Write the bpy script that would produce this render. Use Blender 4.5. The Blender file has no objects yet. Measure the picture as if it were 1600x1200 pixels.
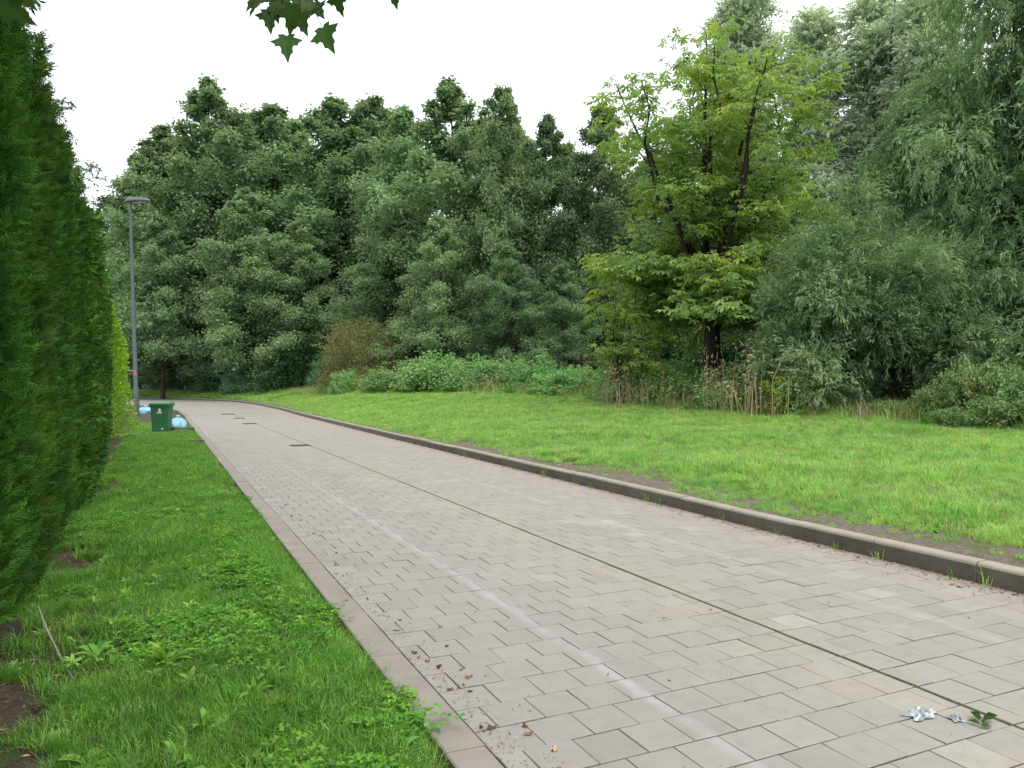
import bpy, math, random
import numpy as np
from mathutils import Vector, Euler

S = bpy.context.scene
# ------------------------------------------------------------------ camera
TH = math.atan(548 / 1180)
CAM_H = 1.6
cam = bpy.data.cameras.new('camera')
cam.sensor_width = 36
cam.lens = 36 * 1180 / 1600
cam.clip_start = 0.05
cam.clip_end = 4000
cam_o = bpy.data.objects.new('camera', cam)
S.collection.objects.link(cam_o)
cam_o.location = (0, 0, CAM_H)
cam_o.rotation_euler = (math.radians(90.19), 0, -TH)
S.camera = cam_o
# ------------------------------------------------------------------ sky and sun (bright overcast)
SUN_EL, SUN_AZ = math.radians(62), math.radians(165)     # azimuth clockwise from +Y
w = bpy.data.worlds.new('World')
S.world = w
w.use_nodes = True
nt = w.node_tree
nt.nodes.clear()
out = nt.nodes.new('ShaderNodeOutputWorld')
bg = nt.nodes.new('ShaderNodeBackground')
sky = nt.nodes.new('ShaderNodeTexSky')
sky.sky_type = 'NISHITA'
sky.sun_disc = False
sky.sun_elevation = SUN_EL
sky.sun_rotation = SUN_AZ
sky.air_density = 1.0
sky.dust_density = 3.0
tcn = nt.nodes.new('ShaderNodeTexCoord')
nz = nt.nodes.new('ShaderNodeTexNoise')
nz.inputs['Scale'].default_value = 1.6
nz.inputs['Detail'].default_value = 5
nt.links.new(tcn.outputs['Generated'], nz.inputs['Vector'])
mr = nt.nodes.new('ShaderNodeMapRange')
mr.inputs['From Min'].default_value = 0.3
mr.inputs['From Max'].default_value = 0.7
mr.inputs['To Min'].default_value = 0.93
mr.inputs['To Max'].default_value = 0.80
nt.links.new(nz.outputs['Fac'], mr.inputs['Value'])
mx = nt.nodes.new('ShaderNodeMix')
mx.data_type = 'RGBA'
nt.links.new(mr.outputs['Result'], mx.inputs[0])
nt.links.new(sky.outputs['Color'], mx.inputs[6])
mx.inputs[7].default_value = (9.0, 9.3, 9.5, 1)          # the cloud cover
nt.links.new(mx.outputs[2], bg.inputs['Color'])
bg.inputs['Strength'].default_value = 0.11
nt.links.new(bg.outputs[0], out.inputs['Surface'])
sun = bpy.data.lights.new('sun', 'SUN')
sun.energy = 1.3
sun.angle = math.radians(50)
sun.color = (1.0, 0.96, 0.9)
sun_o = bpy.data.objects.new('sun', sun)
S.collection.objects.link(sun_o)
sd = Vector((math.sin(SUN_AZ) * math.cos(SUN_EL), math.cos(SUN_AZ) * math.cos(SUN_EL), math.sin(SUN_EL)))
sun_o.rotation_euler = sd.to_track_quat('Z', 'Y').to_euler()
S.view_settings.view_transform = 'Standard'
S.view_settings.look = 'None'
S.view_settings.gamma = 1
S.view_settings.use_curve_mapping = False
S.view_settings.exposure = 0.85
S.render.engine = 'CYCLES'
S.cycles.use_denoising = True
S.cycles.max_bounces = 7
S.cycles.diffuse_bounces = 4
S.cycles.glossy_bounces = 2
S.cycles.transmission_bounces = 4
S.cycles.use_adaptive_sampling = True
S.cycles.adaptive_threshold = 0.02

rng = np.random.default_rng(7)
random.seed(7)
C = S.collection


def P(px, Z):
    """ground position of a thing seen in image column px at depth Z metres"""
    X = (px - 800) / 1180 * Z
    return (X * math.cos(TH) + Z * math.sin(TH), -X * math.sin(TH) + Z * math.cos(TH))


# ------------------------------------------------------------------ object helpers
def tag(o, label=None, cat=None, group=None, kind=None):
    if label: o['label'] = label
    if cat: o['category'] = cat
    if group: o['group'] = group
    if kind: o['kind'] = kind
    return o


def thing(name, label, cat, loc=(0, 0, 0), rot=(0, 0, 0), scale=(1, 1, 1), group=None):
    o = bpy.data.objects.new(name, None)
    C.objects.link(o)
    o.location = loc
    o.rotation_euler = rot
    o.scale = scale
    o.empty_display_size = 0.2
    return tag(o, label, cat, group)


def npmesh(name, V, F, mats, tint=None, matidx=None, smooth=False):
    """V (n,3); F list of index arrays (m,k)"""
    me = bpy.data.meshes.new(name)
    V = np.asarray(V, dtype=np.float32)
    me.vertices.add(len(V))
    me.vertices.foreach_set('co', V.ravel())
    loops = np.concatenate([f.ravel() for f in F]).astype(np.int32)
    tot = np.concatenate([np.full(len(f), f.shape[1], np.int32) for f in F])
    start = np.concatenate([[0], np.cumsum(tot)[:-1]]).astype(np.int32)
    me.loops.add(len(loops))
    me.loops.foreach_set('vertex_index', loops)
    me.polygons.add(len(tot))
    me.polygons.foreach_set('loop_start', start)
    me.polygons.foreach_set('loop_total', tot)
    if matidx is not None:
        me.polygons.foreach_set('material_index', np.asarray(matidx, np.int32))
    me.polygons.foreach_set('use_smooth', np.full(len(tot), bool(smooth)))
    me.update(calc_edges=True)
    if tint is not None:
        a = me.attributes.new('tint', 'FLOAT', 'FACE')
        a.data.foreach_set('value', np.asarray(tint, np.float32))
    for m in (mats if isinstance(mats, (list, tuple)) else [mats]):
        me.materials.append(m)
    return me


def link(name, me, parent=None, loc=(0, 0, 0), rot=(0, 0, 0), scale=(1, 1, 1)):
    o = bpy.data.objects.new(name, me)
    C.objects.link(o)
    o.location = loc
    o.rotation_euler = rot
    o.scale = scale
    if parent is not None: o.parent = parent
    return o


class MB:
    """collects polygons of one mesh"""
    def __init__(s): s.v, s.f, s.m, s.t = [], [], [], []
    def add(s, vs, fs, mi=0, t=0.5):
        b = len(s.v)
        s.v += [tuple(v) for v in vs]
        s.f += [tuple(i + b for i in f) for f in fs]
        s.m += [mi] * len(fs)
        s.t += [t] * len(fs)
    def box(s, c, d, mi=0, top=1.0, t=0.5):
        x, y, z = c; a, b, h = d[0] / 2, d[1] / 2, d[2] / 2
        vs = [(x + i * a * k, y + j * b * k, z + l * h) for l, k in ((-1, 1), (1, top)) for i, j in ((-1, -1), (1, -1), (1, 1), (-1, 1))]
        s.add(vs, [(3, 2, 1, 0), (4, 5, 6, 7), (0, 1, 5, 4), (1, 2, 6, 5), (2, 3, 7, 6), (3, 0, 4, 7)], mi, t)
    def loft(s, rings, mi=0, cap=True, t=0.5):
        n = len(rings[0]); vs = [p for r in rings for p in r]; fs = []
        for k in range(len(rings) - 1):
            for i in range(n):
                j = (i + 1) % n
                fs.append((k * n + i, k * n + j, (k + 1) * n + j, (k + 1) * n + i))
        if cap:
            fs.append(tuple(reversed(range(n)))); fs.append(tuple(range((len(rings) - 1) * n, len(rings) * n)))
        s.add(vs, fs, mi, t)
    def tube(s, pts, rad, n=8, mi=0, t=0.5):
        V, F = tubes([(np.array(pts, float), np.array(rad, float))], n)
        s.add(V.tolist(), [tuple(f) for f in F.tolist()], mi, t)
    def mesh(s, name, mats, smooth=False):
        me = bpy.data.meshes.new(name)
        me.from_pydata(s.v, [], s.f)
        me.polygons.foreach_set('material_index', s.m)
        me.polygons.foreach_set('use_smooth', [smooth] * len(s.f))
        a = me.attributes.new('tint', 'FLOAT', 'FACE'); a.data.foreach_set('value', s.t)
        for m in (mats if isinstance(mats, (list, tuple)) else [mats]): me.materials.append(m)
        me.update()
        return me


def unit(a):
    return a / np.maximum(np.linalg.norm(a, axis=-1, keepdims=True), 1e-9)


def tubes(lines, n=6):
    V, F, b = [], [], 0
    ang = np.arange(n) * 2 * math.pi / n
    for pts, rad in lines:
        t = np.gradient(pts, axis=0)
        t = unit(t)
        ref = np.where(np.abs(t[:, 2:3]) > 0.9, np.array([[1.0, 0, 0]]), np.array([[0, 0, 1.0]]))
        a = unit(np.cross(t, ref)); c = np.cross(t, a)
        ring = pts[:, None, :] + rad[:, None, None] * (np.cos(ang)[None, :, None] * a[:, None, :] + np.sin(ang)[None, :, None] * c[:, None, :])
        m = len(pts)
        V.append(ring.reshape(-1, 3))
        k, i = np.meshgrid(np.arange(m - 1), np.arange(n), indexing='ij')
        j = (i + 1) % n
        F.append(np.stack([b + k * n + i, b + k * n + j, b + (k + 1) * n + j, b + (k + 1) * n + i], -1).reshape(-1, 4))
        b += m * n
    return np.concatenate(V), np.concatenate(F)


def leaves(base, d, nrm, L, W, wpos=0.5, droop=0.0):
    """one folded rhombic leaf per row -> V, F"""
    d = unit(d); side = unit(np.cross(d, nrm)); n2 = np.cross(side, d)
    L = np.broadcast_to(np.asarray(L, float), (len(base),))[:, None]; W = np.broadcast_to(np.asarray(W, float), (len(base),))[:, None]
    mid = base + d * L * wpos
    up = n2 * W * 0.18
    v = np.stack([base, mid + side * W / 2 + up, base + d * L - n2 * L * droop, mid - side * W / 2 + up], 1)
    F = np.arange(len(base) * 4).reshape(-1, 4)
    return v.reshape(-1, 3), F


def blades(base, az, L, W, lean, bend):
    """curved grass blades: quad + triangle -> V, quads, tris"""
    n = len(base)
    h = np.stack([np.cos(az), np.sin(az), np.zeros(n)], 1); s = np.stack([-np.sin(az), np.cos(az), np.zeros(n)], 1)
    up = np.array([[0, 0, 1.0]])
    L = L[:, None]; W = W[:, None]; lean = lean[:, None]; bend = bend[:, None]
    d1 = unit(up + h * lean); d2 = unit(up * (1 - bend) + h * (lean + bend * 1.5))
    m = base + d1 * L * 0.55; tip = m + d2 * L * 0.5
    v = np.stack([base - s * W / 2, base + s * W / 2, m + s * W * 0.42, m - s * W * 0.42, tip], 1)
    i = np.arange(n)[:, None] * 5
    return v.reshape(-1, 3), i + np.array([[0, 1, 2, 3]]), i + np.array([[3, 2, 4]])


# ------------------------------------------------------------------ materials
class NT:
    def __init__(s, name):
        s.m = bpy.data.materials.new(name); s.m.use_nodes = True
        s.t = s.m.node_tree; s.t.nodes.clear()
        s.out = s.t.nodes.new('ShaderNodeOutputMaterial')
    def n(s, typ, **kw):
        x = s.t.nodes.new('ShaderNode' + typ)
        for k, v in kw.items(): setattr(x, k, v)
        return x
    def L(s, a, b): s.t.links.new(a, b)
    def val(s, sock, v):
        if hasattr(v, 'is_output'): s.L(v, sock)
        else: sock.default_value = v
    def math(s, op, a, b=0.0, c=None):
        x = s.n('Math', operation=op); s.val(x.inputs[0], a); s.val(x.inputs[1], b)
        if c is not None: s.val(x.inputs[2], c)
        return x.outputs[0]
    def mix(s, f, a, b, blend='MIX'):
        x = s.n('Mix', data_type='RGBA', blend_type=blend)
        s.val(x.inputs[0], f)
        for q, v in ((6, a), (7, b)):
            s.val(x.inputs[q], v if hasattr(v, 'is_output') or len(v) == 4 else (*v, 1))
        return x.outputs[2]
    def noise(s, scale, vec=None, detail=4, rough=0.55):
        x = s.n('TexNoise'); x.inputs['Scale'].default_value = scale; x.inputs['Detail'].default_value = detail; x.inputs['Roughness'].default_value = rough
        if vec is not None: s.L(vec, x.inputs['Vector'])
        return x.outputs['Fac']
    def ramp(s, f, stops):
        x = s.n('ValToRGB'); s.val(x.inputs[0], f)
        e = x.color_ramp.elements
        while len(e) < len(stops): e.new(0.5)
        for q, (p, c) in zip(e, stops): q.position = p; q.color = (*c, 1) if len(c) == 3 else c
        return x.outputs[0]
    def rng(s, f, a, b, c=0.0, d=1.0):
        x = s.n('MapRange'); s.val(x.inputs[0], f)
        for q, v in zip((1, 2, 3, 4), (a, b, c, d)): x.inputs[q].default_value = v
        return x.outputs[0]
    def pos(s): return s.n('NewGeometry').outputs['Position']
    def obj(s): return s.n('TexCoord').outputs['Object']
    def principled(s, col, rough=0.7, spec=0.3, metal=0.0, bump=None, bstr=0.3, bdist=0.01):
        p = s.n('BsdfPrincipled')
        s.val(p.inputs['Base Color'], col if hasattr(col, 'is_output') else (*col, 1))
        s.val(p.inputs['Roughness'], rough); p.inputs['Specular IOR Level'].default_value = spec; p.inputs['Metallic'].default_value = metal
        if bump is not None:
            b = s.n('Bump'); b.inputs['Strength'].default_value = bstr; b.inputs['Distance'].default_value = bdist
            s.L(bump, b.inputs['Height']); s.L(b.outputs[0], p.inputs['Normal'])
        return p
    def done(s, sh): s.L(sh.outputs[0], s.out.inputs[0]); return s.m


def leaf_mat(name, lo, mid, hi, trans=0.35, rough=0.5, spec=0.25, objvar=0.25, patch=0.0, patch_col=(0.3, 0.3, 0.05), patch_scale=0.5, tr_gain=(1.2, 1.25, 0.8), wpatch=None):
    k = NT(name)
    t = k.n('Attribute', attribute_name='tint').outputs['Fac']
    c = k.ramp(t, [(0.0, lo), (0.5, mid), (1.0, hi)])
    r = k.n('ObjectInfo').outputs['Random']
    if patch:
        m = k.rng(k.noise(patch_scale, k.obj(), 3), 0.52, 0.68, 0, patch)
        c = k.mix(m, c, patch_col)
    if wpatch:
        for sc_, cc_, am_ in wpatch: c = k.mix(k.rng(k.noise(sc_, k.pos(), 4), 0.42, 0.66, 0, am_), c, cc_)
    hs = k.n('HueSaturation')
    k.val(hs.inputs['Value'], k.rng(r, 0, 1, 1 - objvar, 1 + objvar)); k.L(c, hs.inputs['Color'])
    k.val(hs.inputs['Hue'], k.rng(k.math('FRACT', k.math('MULTIPLY', r, 7.31)), 0, 1, 0.485, 0.515))
    c = hs.outputs[0]
    p = k.principled(c, rough, spec)
    tr = k.n('BsdfTranslucent'); k.L(k.mix(1.0, c, tr_gain, 'MULTIPLY'), tr.inputs['Color'])
    ms = k.n('MixShader'); ms.inputs[0].default_value = trans
    k.L(p.outputs[0], ms.inputs[1]); k.L(tr.outputs[0], ms.inputs[2])
    return k.done(ms)


def bark_mat(name, a, b):
    k = NT(name)
    sc = k.n('Mapping'); k.L(k.obj(), sc.inputs[0]); sc.inputs['Scale'].default_value = (9, 9, 2)
    n = k.noise(1.5, sc.outputs[0], 6)
    return k.done(k.principled(k.ramp(n, [(0.3, a), (0.7, b)]), 0.9, 0.2, bump=n, bstr=0.6, bdist=0.02))


def simple_mat(name, a, b, scale=8, rough=0.6, spec=0.4, metal=0.0, bstr=0.15):
    k = NT(name); n = k.noise(scale, k.obj(), 5)
    return k.done(k.principled(k.ramp(n, [(0.3, a), (0.7, b)]), rough, spec, metal, bump=n, bstr=bstr, bdist=0.004))


M = {}
M['alder'] = leaf_mat('alder_leaf', (0.095, 0.155, 0.085), (0.195, 0.295, 0.155), (0.31, 0.43, 0.23), 0.40, spec=0.15, objvar=0.22)
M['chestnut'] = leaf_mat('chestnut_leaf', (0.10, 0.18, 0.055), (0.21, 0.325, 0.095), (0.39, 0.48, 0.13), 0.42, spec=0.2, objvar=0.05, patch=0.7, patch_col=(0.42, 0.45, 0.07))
M['willow'] = leaf_mat('willow_leaf', (0.10, 0.19, 0.09), (0.215, 0.35, 0.17), (0.38, 0.52, 0.31), 0.40, spec=0.2, objvar=0.1)
M['poplar'] = leaf_mat('poplar_leaf', (0.29, 0.35, 0.28), (0.45, 0.53, 0.43), (0.60, 0.67, 0.57), 0.45, spec=0.15, objvar=0.1)
M['conifer'] = leaf_mat('conifer_needle', (0.018, 0.045, 0.022), (0.032, 0.078, 0.034), (0.06, 0.12, 0.05), 0.15, spec=0.12)
M['larch'] = leaf_mat('larch_needle', (0.08, 0.16, 0.07), (0.14, 0.25, 0.11), (0.22, 0.34, 0.16), 0.3, spec=0.15)
M['hedge'] = leaf_mat('hedge_leaf', (0.018, 0.055, 0.011), (0.046, 0.13, 0.018), (0.115, 0.26, 0.033), 0.25, rough=0.55, spec=0.12, objvar=0.2, wpatch=((1.3, (0.10, 0.22, 0.02), 0.5), (2.1, (0.015, 0.05, 0.012), 0.6)))
M['gold'] = leaf_mat('golden_leaf', (0.10, 0.2, 0.022), (0.25, 0.41, 0.04), (0.48, 0.58, 0.07), 0.4)
M['bramble'] = leaf_mat('bramble_leaf', (0.11, 0.24, 0.075), (0.21, 0.40, 0.135), (0.34, 0.53, 0.23), 0.32, objvar=0.15, patch=0.4, patch_col=(0.28, 0.31, 0.13), patch_scale=0.8)
M['shrub'] = leaf_mat('shrub_leaf', (0.07, 0.15, 0.07), (0.125, 0.245, 0.115), (0.2, 0.34, 0.17), 0.3, objvar=0.2)
M['brownshrub'] = leaf_mat('brown_shrub_leaf', (0.13, 0.17, 0.06), (0.225, 0.255, 0.10), (0.33, 0.33, 0.15), 0.3, patch=0.95, patch_col=(0.38, 0.2, 0.13), patch_scale=0.36)
M['maple'] = leaf_mat('maple_leaf', (0.03, 0.065, 0.018), (0.048, 0.10, 0.024), (0.07, 0.15, 0.03), 0.35, spec=0.1)
M['grass'] = leaf_mat('grass_blade', (0.05, 0.145, 0.022), (0.125, 0.31, 0.038), (0.28, 0.50, 0.075), 0.37, rough=0.5, spec=0.2, objvar=0.35, wpatch=((2.2, (0.24, 0.44, 0.06), 0.6), (3.1, (0.05, 0.17, 0.03), 0.55)))
M['grass2'] = leaf_mat('meadow_blade', (0.18, 0.35, 0.08), (0.30, 0.505, 0.13), (0.45, 0.63, 0.20), 0.4, rough=0.5, spec=0.2, objvar=0.3, wpatch=((0.35, (0.37, 0.55, 0.14), 0.55), (0.8, (0.13, 0.36, 0.09), 0.65), (2.4, (0.40, 0.56, 0.16), 0.5)))
M['weed'] = leaf_mat('weed_leaf', (0.06, 0.17, 0.025), (0.13, 0.31, 0.04), (0.25, 0.45, 0.07), 0.35, objvar=0.2)
M['dry'] = leaf_mat('dry_stalk', (0.26, 0.18, 0.11), (0.42, 0.30, 0.19), (0.55, 0.43, 0.29), 0.2)
M['fallen'] = leaf_mat('fallen_leaf', (0.07, 0.035, 0.02), (0.2, 0.11, 0.06), (0.45, 0.33, 0.22), 0.05, objvar=0.6)
M['bark'] = bark_mat('dark_bark', (0.018, 0.015, 0.012), (0.06, 0.05, 0.04))
M['bark_brown'] = bark_mat('brown_bark', (0.05, 0.035, 0.025), (0.13, 0.10, 0.075))


def soil_mat(name, green, dirt, gscale, cover):
    k = NT(name); p = k.pos()
    g = k.mix(k.noise(14, p, 5), tuple(0.6 * c for c in green), green)
    d = k.ramp(k.noise(22, p, 7, 0.7), [(0.3, tuple(0.45 * c for c in dirt)), (0.55, dirt), (0.75, tuple(min(1, 1.5 * c) for c in dirt))])
    m = k.rng(k.noise(gscale, p, 5), cover - 0.06, cover + 0.06)
    n = k.noise(40, p, 6, 0.7)
    return k.done(k.principled(k.mix(m, d, g), 0.95, 0.15, bump=n, bstr=0.8, bdist=0.03))


M['verge'] = soil_mat('verge_soil', (0.06, 0.12, 0.025), (0.085, 0.066, 0.05), 2.5, 0.56)
M['lawn'] = soil_mat('lawn_soil', (0.10, 0.17, 0.035), (0.17, 0.145, 0.11), 2.6, 0.60)
M['ground'] = soil_mat('ground_soil', (0.05, 0.1, 0.03), (0.08, 0.065, 0.045), 0.5, 0.45)


def paver_mat():
    k = NT('concrete_paver'); p = k.pos()
    x = k.n('SeparateXYZ'); k.L(p, x.inputs[0])
    row = k.math('FLOOR', k.math('DIVIDE', k.math('ADD', x.outputs[1], 0.0015), 0.25))
    off = k.math('MULTIPLY', k.math('MODULO', row, 2.0), 0.125)
    right = k.math('GREATER_THAN', x.outputs[0], 3.655)
    org = k.math('ADD', 1.315, k.math('MULTIPLY', right, 2.353))
    col = k.math('FLOOR', k.math('DIVIDE', k.math('SUBTRACT', k.math('SUBTRACT', x.outputs[0], org), off), 0.25))
    cv = k.n('CombineXYZ'); k.L(row, cv.inputs[0]); k.L(col, cv.inputs[1]); k.L(right, cv.inputs[2])
    wn = k.n('TexWhiteNoise'); k.L(cv.outputs[0], wn.inputs['Vector'])
    c = k.ramp(wn.outputs['Value'], [(0.0, (0.243, 0.225, 0.202)), (0.35, (0.262, 0.243, 0.219)), (0.8, (0.275, 0.256, 0.231)), (0.96, (0.29, 0.272, 0.243)), (1.0, (0.325, 0.305, 0.268))])
    big = k.noise(0.55, p, 5)
    c = k.mix(k.rng(big, 0.35, 0.7, 0, 0.45), c, (0.285, 0.265, 0.25))
    # yellowish algae bloom beside the middle joint
    dm = k.math('ABSOLUTE', k.math('SUBTRACT', x.outputs[0], 3.5))
    al = k.math('MULTIPLY', k.rng(dm, 0.15, 0.75, 1, 0), k.rng(k.noise(2.2, p, 4), 0.35, 0.65))
    c = k.mix(k.math('MULTIPLY', al, 0.5), c, (0.32, 0.29, 0.205))
    # sandy grit gathered along the kerb
    gr = k.math('MULTIPLY', k.rng(x.outputs[0], 5.1, 6.1, 0, 1), k.rng(k.noise(3.5, p, 6, 0.7), 0.3, 0.65))
    c = k.mix(k.math('MULTIPLY', gr, 0.55), c, (0.33, 0.26, 0.185))
    # dark speckle and grain
    c = k.mix(k.rng(k.noise(160, p, 2), 0.58, 0.75, 0, 0.45), c, (0.11, 0.10, 0.09))
    c = k.mix(k.rng(k.noise(9, p, 6, 0.7), 0.45, 0.78, 0, 0.42), c, (0.17, 0.155, 0.135))
    c = k.mix(k.rng(k.noise(2.1, p, 3), 0.60, 0.72, 0, 0.22), c, (0.34, 0.33, 0.325))
    # worn chalky lines
    wob = k.math('MULTIPLY', k.math('SUBTRACT', k.noise(1.7, p, 3), 0.5), 0.09)
    for xc, wdt, st in ((2.285, 0.034, 0.42), (4.80, 0.036, 0.36)):
        dd = k.math('ABSOLUTE', k.math('ADD', k.math('SUBTRACT', x.outputs[0], xc), wob))
        m = k.math('MULTIPLY', k.rng(dd, wdt * 0.5, wdt * 1.7, 1, 0), k.math('MULTIPLY', k.rng(k.noise(1.3, p, 6, 0.75), 0.38, 0.62, 0.05, 1), k.rng(x.outputs[1], 7, 20, 1, 0.25)))
        c = k.mix(k.math('MULTIPLY', m, st), c, (0.45, 0.445, 0.475))
    n = k.noise(230, p, 3)
    return k.done(k.principled(c, 0.6, 0.4, bump=n, bstr=0.25, bdist=0.002))


M['paver'] = paver_mat()
k = NT('joint_moss'); p = k.pos()
M['joint'] = k.done(k.principled(k.ramp(k.noise(12, p, 5), [(0.35, (0.048, 0.043, 0.032)), (0.6, (0.075, 0.067, 0.048)), (0.75, (0.065, 0.075, 0.032))]), 0.95, 0.1))


def concrete(name, a, b, spk=0.4):
    k = NT(name); p = k.pos()
    c = k.ramp(k.noise(2.5, p, 6, 0.65), [(0.3, a), (0.7, b)])
    r = k.n('ObjectInfo').outputs['Random']
    c = k.mix(k.rng(r, 0, 1, 0, 0.25), c, (0.2, 0.18, 0.15))
    c = k.mix(k.rng(k.noise(120, p, 3), 0.55, 0.75, 0, spk), c, (0.12, 0.11, 0.09))
    n = k.noise(90, p, 4)
    return k.done(k.principled(c, 0.8, 0.3, bump=n, bstr=0.3, bdist=0.004))


M['strip'] = concrete('edging_concrete', (0.20, 0.178, 0.155), (0.285, 0.255, 0.225))
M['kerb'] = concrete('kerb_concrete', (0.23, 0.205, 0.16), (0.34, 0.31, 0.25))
M['kerbface'] = concrete('kerb_dark_face', (0.07, 0.064, 0.052), (0.14, 0.128, 0.102), 0.2)  # darker concrete tone than the kerb top
M['iron'] = simple_mat('cast_iron', (0.05, 0.048, 0.046), (0.11, 0.105, 0.10), 20, 0.6, 0.4, 0.3)
M['pole'] = simple_mat('grey_pole_paint', (0.05, 0.075, 0.08), (0.075, 0.105, 0.11), 4, 0.45, 0.5)
M['lamp'] = simple_mat('lamp_head_paint', (0.065, 0.08, 0.09), (0.09, 0.105, 0.12), 4, 0.4, 0.5)
M['lens'] = simple_mat('lamp_lens', (0.55, 0.57, 0.6), (0.62, 0.64, 0.66), 4, 0.2, 0.5)
M['bin'] = simple_mat('green_bin_plastic', (0.022, 0.105, 0.045), (0.032, 0.14, 0.06), 6, 0.45, 0.4)
M['binlid'] = simple_mat('bin_lid_plastic', (0.05, 0.16, 0.085), (0.08, 0.2, 0.11), 6, 0.4, 0.5)
M['rubber'] = simple_mat('black_rubber', (0.015, 0.015, 0.015), (0.03, 0.03, 0.03), 12, 0.8, 0.3)
M['white'] = simple_mat('white_print', (0.6, 0.62, 0.6), (0.75, 0.76, 0.74), 12, 0.6, 0.3)
M['red'] = simple_mat('red_sticker', (0.45, 0.1, 0.06), (0.55, 0.15, 0.1), 12, 0.6, 0.3)
M['bag'] = leaf_mat('blue_bag_film', (0.2, 0.45, 0.6), (0.28, 0.55, 0.72), (0.4, 0.65, 0.8), 0.25, 0.3, 0.5, 0.08, tr_gain=(1, 1, 1))
M['paper'] = leaf_mat('crumpled_paper', (0.16, 0.18, 0.19), (0.30, 0.34, 0.35), (0.52, 0.57, 0.58), 0.1, 0.4, 0.4, 0.0, tr_gain=(1, 1, 1))
M['twig'] = bark_mat('dry_twig', (0.2, 0.17, 0.14), (0.36, 0.32, 0.28))

# ------------------------------------------------------------------ lie of the land: x across the road, y along it
KY = np.array([-12, 2, 6, 9, 13.5, 23, 37, 50, 61, 68, 73, 78, 82, 86, 89, 92, 92.5])
KX = np.array([6.0, 6.0, 6.07, 6.17, 6.26, 6.45, 6.8, 7.0, 6.7, 5.9, 4.4, 1.9, -1.1, -6, -12, -30, -60])
LY = np.array([-12, 45, 52, 60, 67, 72, 76, 76.5])
LX = np.array([1.12, 1.12, 0.9, -0.5, -3.5, -9, -30, -60])
Kx = lambda y: np.interp(y, KY, KX)
Lx = lambda y: np.interp(y, LY, LX)
def rise(y):
    t = np.clip(np.asarray(y, float) - 38, 0, None)
    return 0.0105 * t * t / (t + 6)
BY = np.array([-12, 11.8, 14.9, 17.9, 22.4, 31.3, 41.4, 46.9, 56.8, 66.7, 80, 120])
BE = np.array([14, 13.5, 12.7, 12, 11.8, 11.4, 8.3, 5.9, 3.9, 2.5, 3, 4])
BA = np.array([.3, .37, .5, .53, .77, 1.06, 1.27, 1.3, .85, .45, .4, .4])
def lawn_z(x, y):
    x = np.asarray(x, float); y = np.asarray(y, float)
    e = np.clip(x - Kx(y), 0, None)
    t = e / np.interp(y, BY, BE)
    s = np.where(t < 1, t * (1.25 - 0.25 * t), 1 + 0.12 * (t - 1) / (1 + 0.3 * (t - 1)))
    return rise(y) + 0.15 + np.interp(y, BY, BA) * s + 0.04 * np.sin(x * 1.1 + 0.5 * y) * np.clip(e, 0, 1) * 0.6
def verge_z(x, y):
    e = np.clip(Lx(y) - np.asarray(x, float), 0, None)
    return rise(y) - 0.035 + 0.05 * np.clip(e / 0.5, 0, 1) + 0.015 * np.sin(3.1 * x + 1.7 * y) * np.clip(e, 0, 1) + 0.01 * np.sin(7 * x - 5.3 * y) * np.clip(e, 0, 1)

def sheet(name, rows, cols_fn, z_fn, mat):
    n = len(cols_fn(0.0))
    V = []
    for y in rows:
        xs = np.asarray(cols_fn(y), float)
        V.append(np.stack([xs, np.full(n, y), z_fn(xs, np.full(n, y))], 1))
    V = np.concatenate(V); m = len(rows)
    k, i = np.meshgrid(np.arange(m - 1), np.arange(n - 1), indexing='ij')
    F = np.stack([k * n + i, k * n + i + 1, (k + 1) * n + i + 1, (k + 1) * n + i], -1).reshape(-1, 4)
    o = link(name, npmesh(name, V, [F], mat, smooth=True))
    return tag(o, kind='structure')

rowsA = np.concatenate([np.arange(-12, 30, 0.35), np.arange(30, 92.4, 0.8)])
rowsB = np.concatenate([np.arange(-12, 92.4, 0.8), np.arange(93, 180, 3.0)])
offs = np.concatenate([np.arange(0, 2.4, 0.12), [2.6, 3, 4, 6, 10, 20, 60]])
sheet('verge', np.concatenate([np.arange(-12, 30, 0.25), np.arange(30, 76, 0.8)]), lambda y: Lx(y) - offs[::-1], verge_z, M['verge'])
offr = np.concatenate([np.arange(0.138, 3, 0.25), np.arange(3, 16, 0.7), [18, 22, 30, 45, 90, 160]])
sheet('lawn', rowsB, lambda y: Kx(y) + offr, lawn_z, M['lawn'])
tag(link('ground', npmesh('ground', np.array([[-1500, -1500, -0.6], [1500, -1500, -0.6], [1500, 1500, -0.6], [-1500, 1500, -0.6]]), [np.array([[0, 1, 2, 3]])], M['ground'])), kind='structure')

# ------------------------------------------------------------------ the paved road
PAVE_END = 46.0
fr = np.linspace(0, 1, 12)
road = sheet('road', rowsA[rowsA <= PAVE_END], lambda y: Lx(y) + 0.02 + (Kx(y) + 0.03 - Lx(y)) * fr, lambda x, y: rise(y) - 0.0055, M['joint'])
far = sheet('road_surface', np.concatenate([[PAVE_END], rowsA[(rowsA > PAVE_END)]]), lambda y: Lx(y) + (Kx(y) + 0.03 - Lx(y)) * fr, lambda x, y: rise(y) + 0.0, M['paver'])

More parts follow.
